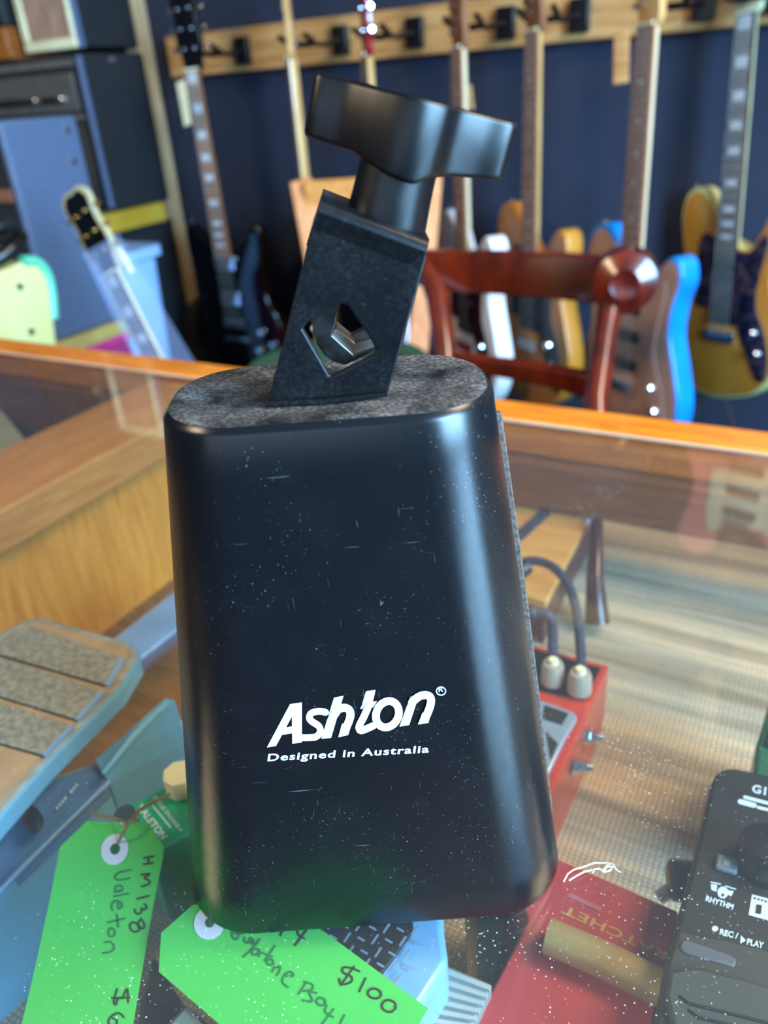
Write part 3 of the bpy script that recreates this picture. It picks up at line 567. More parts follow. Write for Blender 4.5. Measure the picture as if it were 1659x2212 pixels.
decal(qd, [ell(765, 1185, 42, 46, 0, 20), [(672, 1120), (720, 1125), (715, 1180), (675, 1165)], [(795, 1165), (850, 1175), (830, 1215), (790, 1195)]]+ribbon2([(670, 1105), (745, 1120)], 9)+ribbon2([(785, 1135), (865, 1160)], 9), cl)
decal(qd, [[(993, 1200), (1200, 1255), (1180, 1420), (966, 1360)], ell(704, 1468, 25, 22, 0, 16), [(905, 1520), (945, 1560), (900, 1585)]], cl)
text_px(qd, 'REC /', (738, 1512), (880, 1548), (8, -46), cl, .03); text_px(qd, 'PLAY', (950, 1590), (1080, 1622), (8, -48), cl, .03); text_px(qd, 'I', (965, 765), (982, 768), (14, -48), cl, .03)
part(lp, 'white_print', qd, M_print)
qd = MB(); cl2 = lambda x, y: flat(zl+.0004)(1350+x/3.615, 1600+y/3.615); text_px(qd, '1', (1020, 1345), (1062, 1353), (10, -70), cl2, .03)
decal(qd, [ell(1015+i*28, 1230+i*8, 9, 9, 0, 8) for i in range(5)]+[ell(765, 1205, 12, 12, 0, 10)], cl2); part(lp, 'icon_detail', qd, M_lp)
c_ = pt(1664, 1810, g=-.008); part(lp, 'dial', MB().lathe((c_.x, c_.y, ZG+zl), (0, 0, 1), [(.0105, 0), (.0100, .011), (.0088, .0135), (.004, .014)], 28), M_black, smooth=True)
jk = thing('jack_plug', 'black rubber jack plug with white tip poking out left of the looper', 'plug', base([(1470, 1900)], -.06, ZB))
part(jk, 'sleeve', MB().lathe(pt(1515, 1905, g=-.055), pt(1440, 1900, g=-.055)-pt(1515, 1905, g=-.055), [(.006, 0), (.0085, .004), (.0085, .012), (.006, .0135)], 18), M_black, smooth=True)
part(jk, 'tip', MB().tube([pt(1462, 1915, g=-.062), pt(1422, 1940, g=-.066)], [.0035, .0028], 12), M_white, smooth=True)
gb = thing('effect_pedal', 'dark green pedal behind the looper at the right edge', 'pedal', base([(1680, 1600)], -.06, ZB))
part(gb, 'body', prismpx([(1668, 1495), (1850, 1530), (1800, 1720), (1626, 1690), (1634, 1608)], -.05, ZB), mat('bottle_green_metal', '0f5a34', .4, coat=.3), bevel=.002)
part(gb, 'black_pad', prismpx([(1678, 1512), (1840, 1545), (1800, 1640), (1650, 1610)], -.0485, -.051), M_black, bevel=.001)
# red pedal with jacks
rp = thing('effect_pedal', 'red drive pedal with silver plate, clear knobs and plugged jacks right of the cowbell', 'pedal', base([(1200, 1560)], -.08, ZB))
M_red = mat('red_metal', 'c23a22', .35, col2='b33320', scale=40, coat=.3)
rtop = [(1110, 1400), (1155, 1394), (1316, 1438), (1301, 1470), (1198, 1702), (1160, 1800), (1040, 1760)]
part(rp, 'body', prismpx(rtop, -.068, ZB), M_red, bevel=.0012)
part(rp, 'jack_plate', prismpx([(1120, 1404), (1158, 1402), (1298, 1442), (1262, 1510), (1168, 1490), (1110, 1480)], -.0665, -.07), M_black, bevel=.0005)
part(rp, 'silver_plate', prismpx([(1120, 1505), (1171, 1513), (1240, 1538), (1247, 1550), (1222, 1592), (1180, 1680), (1080, 1660)], -.0655, -.07), mat('silver_plate_metal', 'a8b6c4', .35, .5), bevel=.0008)
part(rp, 'plate_badge', prismpx([(1176, 1522), (1228, 1540), (1215, 1566), (1172, 1552)], -.065, -.066), mat('badge_black', '20201e', .5), bevel=.0003)
part(rp, 'plate_badge', prismpx([(1180, 1580), (1205, 1606), (1190, 1640)], -.065, -.066), mat('badge_black', '20201e', .5))
for cx, cy in ((1195, 1432), (1254, 1452)):
    c_ = pt(cx, cy, g=-.052)
    k_ = part(rp, 'clear_knob', MB().lathe((c_.x, c_.y, ZG-.0665), (0, 0, 1), [(.0052, 0), (.0072, .001), (.0066, .012), (.0056, .0145)], 20), mat('smoky_clear_knob', 'a89a8a', .15, spec=.8), smooth=True)
    part(rp, 'knob_cap', MB().lathe((c_.x, c_.y, ZG-.0665+.0145), (0, 0, 1), [(.0030, 0), (.0026, .003)], 12), M_cream, smooth=True)
for cx, cy in ((1262, 1588), (1238, 1652)):
    c_ = pt(cx, cy, g=-.085); d_ = pt(cx+60, cy+10, g=-.085)-c_
    part(rp, 'jack_socket', MB().lathe(c_, d_, [(.0058, 0), (.0058, .003), (.0040, .0035), (.0040, .0075)], 6), M_chrome)
    part(rp, 'jack_tip', MB().lathe(c_+d_.normalized()*.0075, d_, [(.0030, 0), (.0024, .003)], 12), M_chrome, smooth=True)
# crate, strap, cords behind
cr_ = thing('instrument_case', 'honey-coloured wooden case with white metal corner at the back of the counter', 'case', base([(1180, 1200)], -.09, ZB))
ctop = [(1030, 1000), (1110, 1020), (1292, 1088), (1214, 1232), (1180, 1300), (1020, 1250)]
part(cr_, 'lid', prismpx(ctop, -.075, -.082), mat('honey_wood', 'cf9a52', .4, col2='bd8440', kind='wood', scale=10, stretch=(1, 6, 6), coat=.3), bevel=.001)
part(cr_, 'base_case', prismpx([(1034, 1004), (1110, 1024), (1287, 1091), (1210, 1228), (1178, 1294), (1024, 1246)], -.082, ZB), mat('wine_shaded_side', '54251f', .45, col2='4a1d1b', scale=80), bevel=.001)  # maroon side of the case, its shade put into the dark wine colour
part(cr_, 'metal_corner', prismpx([(1252, 1078), (1290, 1086), (1290, 1104), (1274, 1136), (1264, 1130), (1270, 1106), (1250, 1098)], -.0735, -.08), mat('white_metal', 'b9bfe0', .35), bevel=.0006)
part(cr_, 'strap', prismpx([(1194, 1078), (1214, 1086), (1125, 1168), (1112, 1150)], -.0738, -.0755), mat('slate_strap', '2a3240', .6), bevel=.0003)
part(cr_, 'brass_stud', MB().lathe(pt(1178, 1092, g=-.0738), (0, 0, 1), [(.0035, 0), (.003, .002), (.001, .003)], 12), M_gold, smooth=True)
wl = thing('wooden_post', 'dark wine-red turned wooden post standing at the right of the honey case', 'post', base([(1300, 1230)], -.08, ZB))
part(wl, 'shaft', MB().tube([pt(1290, 1345, g=ZB+.008), pt(1285, 1250, g=-.085), pt(1288, 1130, g=-.07)], [.0095, .0062, .0052], 12), mat('dark_wine_wood', '3b1512', .35, col2='2a0d0c', scale=30, coat=.3), smooth=True)
M_cord = mat('braided_cord', '20242f', .6, col2='39405a', scale=900)
cc = thing('audio_cable', 'thick black braided cable arching down to the red pedal', 'cable', base([(1240, 1400)], -.08, ZB))
part(cc, 'cord', MB().tube(cr([pt(1095, 1235, g=-.05), pt(1140, 1212, g=-.045), pt(1190, 1222, g=-.043), pt(1226, 1262, g=-.045), pt(1245, 1320, g=-.05), pt(1254, 1400, g=-.055), pt(1255, 1440, g=-.056)], 6, False), .0032, 10), M_cord, smooth=True)
part(cc, 'plug', MB().tube([pt(1080, 1262, g=-.055), pt(1140, 1222, g=-.048)], [.008, .0055], 12), M_black, smooth=True)
cc = thing('audio_cable', 'short black cable looping behind the cowbell edge beside the braided one', 'cable', base([(1180, 1350)], -.08, ZB))
part(cc, 'cord', MB().tube(cr([pt(1120, 1335, g=-.05), pt(1155, 1322, g=-.045), pt(1183, 1328, g=-.045), pt(1193, 1350, g=-.05), pt(1194, 1420, g=-.053)], 6, False), [.0048]*7+[.0032]*18, 10), M_cord, smooth=True)
# pale box in the far compartment
pb = thing('pale_box', 'pale cream box lying in the far left compartment of the counter', 'box', base([(0, 950)], -.12, ZB))
part(pb, 'body', prismpx([(-160, 860), (2, 882), (66, 962), (-20, 1010), (-200, 1000)], -.07, -.1685), mat('pale_cream_card', 'a9a588', .6), bevel=.002)
# lint on the glass
ln = MB(); Lz = .0008
for s in ([(1217, 1905), (1226, 1888), (1240, 1878), (1262, 1872), (1283, 1864), (1310, 1864), (1322, 1866)], [(1229, 1902), (1245, 1892), (1262, 1883), (1280, 1879)], [(1280, 1886), (1284, 1877), (1294, 1876), (1300, 1880), (1312, 1868), (1326, 1868), (1318, 1880), (1304, 1884)], [(1300, 1884), (1312, 1872), (1328, 1872)], [(1325, 1868), (1330, 1878), (1340, 1884)]):
    ln.tube([pt(a, b_, g=Lz+.0006*math.sin(i)) for i, (a, b_) in enumerate(s)], .00028, 5)
tag(ln.build('lint_tuft', mat('pale_straw_lint', 'd9d2c0', .8)), 'small tuft of pale straw-like lint on the glass beside the cowbell', 'lint')

# ------------------------------------------------------------------ guitars
STRAT = [(-.020, -.42), (-.055, -.365), (-.092, -.335), (-.125, -.345), (-.145, -.385), (-.137, -.44), (-.122, -.50), (-.128, -.56), (-.152, -.62), (-.160, -.69), (-.135, -.75), (-.085, -.79), (-.02, -.80), (.05, -.792), (.11, -.765), (.150, -.71), (.158, -.65), (.138, -.58), (.118, -.52), (.122, -.46), (.135, -.42), (.128, -.385), (.105, -.375), (.080, -.395), (.055, -.435), (.025, -.445)]
SGO = [(-.025, -.44), (-.052, -.425), (-.080, -.40), (-.105, -.378), (-.125, -.375), (-.133, -.40), (-.132, -.46), (-.122, -.52), (-.125, -.57), (-.150, -.62), (-.165, -.68), (-.15, -.74), (-.10, -.78), (0, -.79), (.10, -.78), (.15, -.74), (.165, -.68), (.150, -.62), (.125, -.57), (.122, -.52), (.132, -.46), (.133, -.40), (.125, -.375), (.105, -.378), (.080, -.40), (.052, -.425), (.025, -.44)]
TELE = [(-.022, -.42), (-.050, -.36), (-.085, -.325), (-.120, -.335), (-.135, -.38), (-.128, -.44), (-.115, -.50), (-.122, -.56), (-.150, -.62), (-.160, -.69), (-.135, -.75), (-.085, -.785), (-.02, -.80), (.05, -.79), (.11, -.765), (.150, -.71), (.158, -.65), (.138, -.58), (.118, -.52), (.122, -.46), (.138, -.41), (.132, -.365), (.105, -.37), (.085, -.41), (.060, -.445), (.025, -.445)]
HS = {'strat': [(-.020, -.005), (.020, -.005), (.028, .02), (.022, .06), (.030, .12), (.036, .165), (.018, .185), (-.006, .172), (-.030, .145), (-.034, .05), (-.026, .012)],
      'gib': [(-.021, -.005), (.021, -.005), (.030, .03), (.040, .06), (.034, .11), (.040, .150), (.022, .170), (0, .168), (-.022, .170), (-.040, .150), (-.034, .11), (-.040, .06), (-.030, .03)]}
def guitar(nut, face, roll, label, body_m, front_m=None, outline=STRAT, hs='strat', neck_m=None, board_m=None, guard_m=None, inl='dot', hs_m=None, pk='single', tun=None, scale=1, group=None, knobm=None, binding=False, pitch=0, off=0, pkm=None):
    a = math.radians(face); n = Vector((-math.sin(a), -math.cos(a), 0)); up = Vector((0, 0, 1)); rt = up.cross(n).normalized()
    M = Matrix(((rt.x, up.x, n.x, nut[0]), (rt.y, up.y, n.y, nut[1]), (rt.z, up.z, n.z, nut[2]), (0, 0, 0, 1))) @ Matrix.Rotation(math.radians(roll), 4, 'Z') @ Matrix.Rotation(math.radians(pitch), 4, 'X') @ Matrix.Scale(scale, 4)
    g = thing('electric_guitar', label, 'guitar', M=M, group=group)
    neck_m = neck_m or M_maple; board_m = board_m or M_rose; tun = tun or M_chrome; pkm = pkm or M_black
    ou = [(p.x, p.y) for p in cr(outline, 5)]
    bo = MB().slab(ou[::1], -.052, -.008, .004 if pk != 'sg' else .008).build('body', body_m, g, smooth=True)
    if front_m: 
        c = Vector((0, -.6)); MB().slab([(p[0]*.955, (p[1]+.6)*.965-.6) for p in ou], -.009, -.0074, .0006).build('body_top', front_m, bo, smooth=True)
    # neck
    r_ = []
    for y, w_ in ((-.445, .028), (-.30, .0265), (-.15, .0245), (0, .0215)):
        r_.append([(w_*math.cos(t), y, -.004-.0185*math.sin(t)) for t in [math.pi*k/8 for k in range(9)]])
    MB().rings(r_).build('neck', neck_m, g, smooth=True)
    fb = MB().prism([(-.0215, 0, .002), (.0215, 0, .002), (.028, -.46, .002), (-.028, -.46, .002)], [(-.0215, 0, -.004), (.0215, 0, -.004), (.028, -.46, -.004), (-.028, -.46, -.004)]).build('fretboard', board_m, g)
    for k in range(1, 22):
        y = -.648*(1-2**(-k/12)); w_ = .0213+.0065*(-y/.46); MB().box(-w_, w_, y-.0006, y+.0006, .002, .0028).build('fret', M_fret, fb)
    for k in (3, 5, 7, 9, 12, 15, 17, 19)+((1,) if inl == 'block' else ()):
        y = -.648*(1-2**(-(k-.5)/12)); h = .648*(2**(-(k-1)/12)-2**(-k/12))
        il = MB()
        if inl == 'block': il.box(-.014, .014, y-h*.33, y+h*.33, .002, .0026)
        else: il.lathe((0, y, .002), (0, 0, 1), [(.0035, 0), (.0035, .0006)], 10)
        il.build('inlay', M_pearl, fb)
    if binding: MB().box(-.0295, -.0275, -.46, 0, -.004, .0022).box(.0275, .0295, -.46, 0, -.004, .0022).build('binding', M_cream, fb)
    H = [(p.x, p.y) for p in cr(HS[hs], 3)]
    hd = MB().slab(H, -.018, -.004, .0015).build('headstock', hs_m or neck_m, g, smooth=True)
    if binding: MB().slab([(x*1.20, (y-.085)*1.08+.085) for x, y in H], -.017, -.0050, .001).build('headstock_binding', mat('aged_binding', 'b3aa82', .5), hd, smooth=True)
    for k in range(6):
        if hs == 'strat': px_, py_ = -.028+(.0 if k else 0), .03+k*.023; sx = -1; post = (-.014+k*.0035, py_)
        else: sx = -1 if k < 3 else 1; py_ = .045+(k % 3)*.042; px_ = sx*.036; post = (sx*.018, py_)
        MB().lathe((post[0], post[1], -.004), (0, 0, 1), [(.0048, 0), (.0048, .002), (.003, .0022), (.003, .008)], 10).build('string_post', tun, hd, smooth=True)
        MB().lathe((px_, py_, -.012), (sx, 0, 0), [(.0018, 0), (.0018, .010), (.0055, .011), (.0062, .016), (.0045, .021)], 10).build('tuning_peg', tun, hd, smooth=True)
    MB().box(-.0215, .0215, -.002, .003, .0, .0045).build('nut', M_cream, g)
    if guard_m:
        P = cr([(-.035, -.43), (-.062, -.42), (-.078, -.45), (-.080, -.56), (-.070, -.585), (.02, -.60), (.06, -.66), (.105, -.735), (.13, -.72), (.118, -.64), (.085, -.57), (.088, -.50), (.10, -.44), (.09, -.42), (.06, -.455), (.03, -.455)], 4)
        MB().slab([(p.x, p.y) for p in P], -.0085, -.0055, .0006).build('pickguard', guard_m, g, smooth=True)
    pks = {'single': ((-.485, .011), (-.54, .011), (-.60, .011)), 'sg': ((-.475, .019), (-.575, .019)), 'tele': ((-.49, .012), (-.60, .02))}[pk]
    for y, h in pks: MB().slab(rrect(-.036, .036, y-h, y+h, .006, 3), -.008, .0, .001).build('pickup', M_chrome if pk == 'sg' else pkm, g, smooth=True)
    MB().box(-.040, .040, -.66, -.635, -.008, .001).build('bridge', M_chrome, g, bevel=.001)
    if pk == 'sg': MB().box(-.045, .045, -.70, -.688, -.008, .001).build('tailpiece', M_chrome, g, bevel=.002)
    for kx, ky in (((.095, -.665), (.13, -.70), (.08, -.72), (.11, -.745)) if pk == 'sg' else ((.085, -.63), (.10, -.675))):
        MB().lathe((kx, ky, -.008), (0, 0, 1), [(.011, 0), (.010, .010), (.008, .014)], 14).build('control_knob', knobm or M_chrome, g, smooth=True)
    st = MB()
    for k in range(6):
        x0 = -.0165+.0066*k; x1 = -.025+.010*k; st.tube([(x0, .002, .0045), (x1, -.648, .003)], .0003, 4)
    st.build('strings', M_fret, g)
    for bx, by in ((-.115, outline[3][1]+.005), (0, -.80)): MB().lathe((bx, by, -.03), (0, 1 if by > -.5 else -1, 0), [(.003, 0), (.003, .006), (.006, .007), (.006, .011)], 10).build('strap_button', M_chrome, g, smooth=True)
    return g
def hanger(x, y=WY-.035, z=1.25, lx=-.0, side=.05, label=''):
    h = thing('wall_hanger', label, 'hanger', (x, y, z), 0, 'guitar hangers on the timber rail')
    MB().box(-.022, .022, -.018, 0, -.032, .032).build('mount_block', M_black, h, bevel=.003)
    MB().tube([(0, -.015, 0), (lx*.5, -.05, -.006), (lx, -.085, -.004)], .0055, 8).build('arm', M_black, h, smooth=True)
    MB().tube(cr([(lx-.036, -.150, .012), (lx-.034, -.115, 0), (lx-.020, -.088, -.004), (lx, -.082, -.005), (lx+.020, -.088, -.004), (lx+.034, -.115, 0), (lx+.036, -.150, .012)], 4, False), .007, 8).build('yoke', M_black, h, smooth=True)
    return h
M_sgb = mat('gloss_black_lacquer', '050506', .12, coat=.5)
M_salmon = mat('salmon_lacquer', 'b98e7c', .4); M_blueb = mat('bright_blue_lacquer', '0a86e8', .3, coat=.4)
M_butter = mat('butterscotch_lacquer', 'cf8c34', .35, col2='bd7a26', scale=8, coat=.3); M_butters = mat('pale_yellow_lacquer', 'd8cf86', .35, coat=.3)
M_tort = mat('tortoiseshell', '161a30', .3, col2='5a4650', kind='noise', scale=45, lo=.45, hi=.7)
M_tealg = mat('teal_guard', '33484f', .4)
G = []
G.append(guitar(pt(414, 150, y=1.745), 0, .5, 'gloss black double-horned guitar with block inlays hanging beside the amplifiers', M_sgb, outline=SGO, hs='gib', neck_m=M_sgb, inl='block', pk='sg', hs_m=M_sgb, board_m=M_rosel))
G.append(guitar(pt(622, 125, y=1.76), 62, -1.5, 'maple-necked guitar hanging edge-on left of the cowbell knob', M_butter, neck_m=M_maple, hs_m=M_maple, guard_m=M_black))
G.append(guitar(pt(785, 118, y=1.76), 50, 0, 'guitar with glossy red headstock hanging behind the cowbell knob', mat('cherry_lacquer', '8f1024', .25, coat=.5), hs='gib', neck_m=M_maple, hs_m=mat('cherry_lacquer', '8f1024', .25, coat=.5)))
G.append(guitar(pt(985, 102, y=1.76), 40, 1.5, 'white guitar with black pickguard seen behind the left of the mahogany chair', M_white, neck_m=M_maplepale, board_m=M_rosel, hs_m=M_rosel, guard_m=M_black))
G.append(guitar(pt(1148, 65, y=1.76), 38, 1.2, 'yellow-edged natural wood guitar with dark pickguard behind the mahogany chair', M_butter, front_m=mat('sunburst_top', 'a8703a', .35), neck_m=M_maple, board_m=M_rosel, hs_m=M_rosel, guard_m=mat('slate_guard', '1a2430', .4)))
G.append(guitar(pt(1395, 52, y=1.64), 38, 1.6, 'bright blue sided guitar with salmon face at the right of the mahogany chair', M_blueb, front_m=M_salmon, neck_m=M_maplepale, board_m=M_rosel, hs_m=M_maple, guard_m=M_salmon, scale=1.03))
G.append(guitar(pt(1612, 25, y=1.85), 32, 4.2, 'butterscotch guitar with tortoiseshell pickguard hanging furthest right', M_butters, front_m=M_butter, outline=TELE, neck_m=mat('pale_green_maple', 'c9cfa6', .4), board_m=M_rose, inl='block', guard_m=M_tort, pk='tele', scale=.95))
for i, g in enumerate(G):
    x = g.location.x; lab = ['black wall hanger holding the gloss black guitar', 'black wall hanger holding the edge-on maple-necked guitar', 'black wall hanger holding the red-headed guitar', 'black wall hanger holding the white guitar', 'black wall hanger holding the yellow-edged guitar', 'black wall hanger holding the blue guitar', 'black wall hanger holding the butterscotch guitar'][i]
    hanger(x+.05 if i else x+.03, z=1.252, lx=-.05 if i else -.03, label=lab)
# upper row, mirrored in the glass
guitar((-.06, 1.76, 2.07), 15, 0, 'shell pink guitar with cream pickguard on the upper row of the wall', mat('shell_pink_lacquer', 'e0807c', .35), guard_m=M_cream, outline=STRAT)
hanger(-.04, z=2.11, lx=-.02, label='black wall hanger holding the shell pink guitar on the upper row')
struct('trim_3', MB().box(-1.72, X1, WY-.035, WY, 2.06, 2.16), M_pine, bevel=.003)
# gold-tuned guitar on stand in front of the amps
gl_ = pt(236, 590, d=1.42)
lpg = guitar(gl_, 2, 23, 'black guitar with cream-bound headstock and gold tuners leaning on a floor stand', M_sgb, outline=SGO, hs='gib', neck_m=M_maple, inl='block', pk='sg', hs_m=M_sgb, tun=M_gold, binding=True, board_m=M_rose, knobm=M_gold, scale=.86)
tg = MB(); a_t = pt(252, 530, d=1.41); tg.prism([pt(250, 530, d=1.41), pt(262, 535, d=1.41), pt(290, 585, d=1.40), pt(282, 592, d=1.40)], [pt(250, 530, d=1.412), pt(262, 535, d=1.412), pt(290, 585, d=1.402), pt(282, 592, d=1.402)])
tag(tg.build('price_tag', M_paper), 'cream paper tag hanging from the cream-bound headstock', 'price tag')
bz = lpg.matrix_world @ Vector((0, -.80, -.03)); fs_ = thing('guitar_stand', 'black tubular floor stand under the cream-bound guitar', 'stand', (bz.x, bz.y, 0))
for dx, dy in ((-.16, -.16), (.18, -.16), (0, .2)): MB().tube([(0, 0, bz.z-.03), (dx, dy, .01)], .009, 8).build('leg', M_black, fs_, smooth=True)
MB().tube([(-.09, -.08, bz.z+.0), (-.08, 0, bz.z-.03), (.08, 0, bz.z-.03), (.09, -.08, bz.z)], .008, 8).build('cradle', M_black, fs_, smooth=True)
# clear plastic draped round the neck
m = bpy.data.materials.new('clear_film'); m.use_nodes = True; nt = m.node_tree; nt.nodes.clear(); out = nt.nodes.new('ShaderNodeOutputMaterial')
tr2 = nt.nodes.new('ShaderNodeBsdfTransparent'); gg = nt.nodes.new('ShaderNodeBsdfPrincipled'); gg.inputs['Base Color'].default_value = lin('9db6e6'); gg.inputs['Roughness'].default_value = .25
mxs = nt.nodes.new('ShaderNodeMixShader'); mxs.inputs[0].default_value = .10; nt.links.new(tr2.outputs[0], mxs.inputs[1]); nt.links.new(gg.outputs[0], mxs.inputs[2]); nt.links.new(mxs.outputs[0], out.inputs[0])
fl = MB(); prs = [(256, 505, 1.38), (330, 630, 1.35), (432, 800, 1.30)]; pls = [(212, 560, 1.38), (262, 690, 1.36), (330, 830, 1.32)]
F1 = [pt(a, b_, d=c) for a, b_, c in prs]; F2 = [pt(a, b_, d=c) for a, b_, c in pls]; FM = [(a+b_)/2+Vector((0, -.06, 0)) for a, b_ in zip(F1, F2)]
for A_, B_ in ((F1, FM), (FM, F2)): fl.add(A_+B_, [(0, 1, 4, 3), (1, 2, 5, 4)])
fo = fl.build('plastic_film', m); s_ = fo.modifiers.new('s', 'SOLIDIFY'); s_.thickness = .0006
tag(fo, 'clear plastic film draped down the neck of the leaning cream-bound guitar', 'plastic film')
# price tags on the wall row
for q_, yy, lab, mm_ in (([(380, 178), (398, 172), (412, 268), (398, 274)], 1.70, 'long cream tag hanging beside the neck of the gloss black guitar', M_paper), ([(1326, 72), (1360, 66), (1358, 178), (1324, 184)], 1.74, 'wooden swatch tag hanging left of the blue guitar neck', M_pine), ([(1004, 180), (1018, 184), (1024, 238), (1010, 232)], 1.80, 'small tan tag hanging behind the neck of the white guitar', M_pine), ([(634, 185), (644, 190), (650, 280), (642, 276)], 1.78, 'narrow pale tag hanging behind the maple neck', M_white)):
    f4 = [pt(a, b_, y=yy) for a, b_ in q_]; tag(MB().prism(f4, [v+Vector((0, .003, 0)) for v in f4]).build('price_tag', mm_, bevel=.001), lab, 'price tag', None)

# ------------------------------------------------------------------ mahogany chair
mc = thing('dining_chair', 'polished mahogany rail-back chair behind the orange counter rim', 'chair', (-.45, 1.1, 0))
def C(px, py, d): return pt(px, py, d=d)
dl, dr = 1.42, 1.20
def cd_(px): return dl+(dr-dl)*(px-945)/(1310-945)
crest = [(880, 575), (930, 583), (1000, 588), (1100, 592), (1200, 598), (1290, 606), (1345, 615)]
hw = [34, 42, 46, 48, 50, 52, 56]
r_ = []
for (x, y), h in zip(crest, hw):
    dd = cd_(x)+.03*math.sin((x-900)/450*math.pi); sc_ = h/FPX*dd
    c_ = C(x, y, dd); n = Vector((-.1, -.99, 0)).normalized()
    r_.append([c_+Vector((0, 0, sc_))-n*.012, c_+Vector((0, 0, sc_))+n*.008, c_+Vector((0, 0, sc_*.2))+n*.013, c_-Vector((0, 0, sc_*.9))+n*.008, c_-Vector((0, 0, sc_))-n*.012])
part(mc, 'crest_rail', MB().rings(r_), M_mahog, smooth=True, bevel=.003)
c_ = C(1352, 612, 1.165)
part(mc, 'scroll_end', MB().lathe(c_+Vector((-.012, .045, 0)), Vector((.22, -.97, .05)), [(.030, 0), (.046, .004), (.050, .02), (.046, .06), (.030, .068), (.022, .072), (.010, .068)], 28), M_mahog, smooth=True)
part(mc, 'back_post', MB().tube([C(915, 560, 1.44), C(945, 640, 1.42), C(962, 760, 1.40), C(965, 900, 1.38), C(975, 1100, 1.36)], [.020, .022, .021, .02, .02], 10), M_mahog, smooth=True)
part(mc, 'back_post', MB().tube([C(1325, 620, 1.19), C(1308, 720, 1.18), C(1288, 860, 1.17), C(1290, 960, 1.15), C(1300, 1150, 1.12)], [.022, .018, .019, .02, .02], 10), M_mahog, smooth=True)
sl = [(962, 780), (1040, 788), (1120, 800), (1200, 815), (1290, 838)]
r_ = []
for i, (x, y) in enumerate(sl):
    dd = cd_(x); h = (22, 22, 24, 27, 34)[i]/FPX*dd; c_ = C(x, y, dd)
    r_.append([c_+Vector((0, .008, h)), c_+Vector((0, -.010, h*.8)), c_+Vector((0, -.010, -h*.8)), c_+Vector((0, .008, -h))])
part(mc, 'cross_rail', MB().rings(r_), M_mahog, smooth=True, bevel=.003)
seat = MB().box(-.66, -.23, .80, 1.28, .42, .47); part(mc, 'seat', seat, M_mahog, bevel=.012)
part(mc, 'seat_cushion', MB().box(-.64, -.25, .82, 1.26, .47, .50), mat('dark_green_cloth', '23402f', .9), bevel=.012)
for x in (-.64, -.27):
    part(mc, 'leg', MB().tube([(x, .83, .42), (x, .82, 0)], [.022, .016], 10), M_mahog, smooth=True)
    part(mc, 'leg', MB().tube([(x, 1.25, .42), (x, 1.29, 0)], [.022, .016], 10), M_mahog, smooth=True)
# green stool
gs = pt(728, 775, d=1.6); st_ = thing('round_stool', 'round stool with dark green upholstered seat behind the cowbell', 'stool', (gs.x, gs.y, 0))
SZ = gs.z-.085
MB().lathe((0, 0, SZ), (0, 0, 1), [(.19, 0), (.212, .02), (.212, .05), (.19, .075), (.10, .085)], 40).build('seat', mat('green_felt', '2c5a42', .9, col2='254d38', scale=40), st_, smooth=True)
for k in range(4):
    a = k*math.pi/2+.4; MB().tube([(.15*math.cos(a), .15*math.sin(a), SZ), (.21*math.cos(a), .21*math.sin(a), 0)], .014, 8).build('leg', M_brown, st_, smooth=True)
# pale wooden folding chair behind the knob
M_peach = mat('peach_wood', 'd99a6a', .5, col2='c98552', kind='wood', scale=9, stretch=(5, 5, .6)); M_opanel = mat('orange_ply', 'd08a3e', .5, col2='be7830', kind='wood', scale=9, stretch=(.6, 5, 5))
dc = 1.78
wc = thing('easel_frame', 'pale peach wooden display easel with an orange top board behind the cowbell', 'easel', tuple(pt(790, 800, d=dc)[:2])+(0,))
def bar(root, name, a, b_, w_, m_, th=.02):
    A_, B_ = pt(*a, d=dc), pt(*b_, d=dc); t = (B_-A_).normalized(); nn = Vector((.5, -.86, 0)); s_ = t.cross(nn).normalized()*w_/2; n2 = nn.normalized()*th/2
    part(root, name, MB().prism([A_+s_+n2, A_-s_+n2, B_-s_+n2, B_+s_+n2], [A_+s_-n2, A_-s_-n2, B_-s_-n2, B_+s_-n2]), m_, bevel=.003)
bar(wc, 'post', (650, 388), (690, 600), .052, M_peach); bar(wc, 'post', (934, 378), (903, 760), .046, M_peach)
lowz = pt(690, 600, d=dc); 
part(wc, 'rear_leg', MB().tube([lowz, (lowz.x+.01, lowz.y+.02, 0)], .018, 8), M_peach, smooth=True)
lw2 = pt(903, 760, d=dc); part(wc, 'rear_leg', MB().tube([lw2, (lw2.x, lw2.y+.02, 0)], .018, 8), M_peach, smooth=True)
bar(wc, 'top_board', (662, 452), (925, 434), .12, M_opanel, .012)

# ------------------------------------------------------------------ amplifiers and cases at left
def amp(name, label, cat, x0, x1, y0, y1, z0, z1, m_, **k):
    r = thing(name, label, cat, (x1, y0, z0)); 
    MB().box(x0-x1, 0, 0, y1-y0, 0, z1-z0).build('cabinet', m_, r, bevel=.008, seg=3); return r
AX = -1.785
am = amp('guitar_amplifier', 'black combo amplifier with a row of knobs on a silver control strip', 'amplifier', -2.45, AX, 1.665, WY-.06, .885, 1.272, M_tolex)
MB().box(-.55, -.03, -.006, .002, .255, .345).build('control_panel', mat('brushed_panel', '6a655e', .4, .4), am, bevel=.001)
for k in range(11): MB().lathe((-.08-k*.034, -.006, .285), (0, -1, 0), [(.010, 0), (.009, .012), (.006, .014)], 12).build('control_knob', M_chrome if k in (0, 3) else M_black, am, smooth=True)
MB().box(-.56, -.02, -.004, .002, .36, .375).box(-.56, -.02, -.004, .002, .235, .245).build('trim_strip', mat('grey_trim', '77726a', .4, .3), am)
MB().box(-.60, -.03, -.003, .002, .02, .225).build('grille', mat('brown_grille', '3c332b', .8, col2='2c2520', scale=300), am)
MB().box(-.003, .004, -.004, .012, .01, .38).build('edge_piping', mat('blue_grey_piping', '55637f', .5), am, bevel=.001)
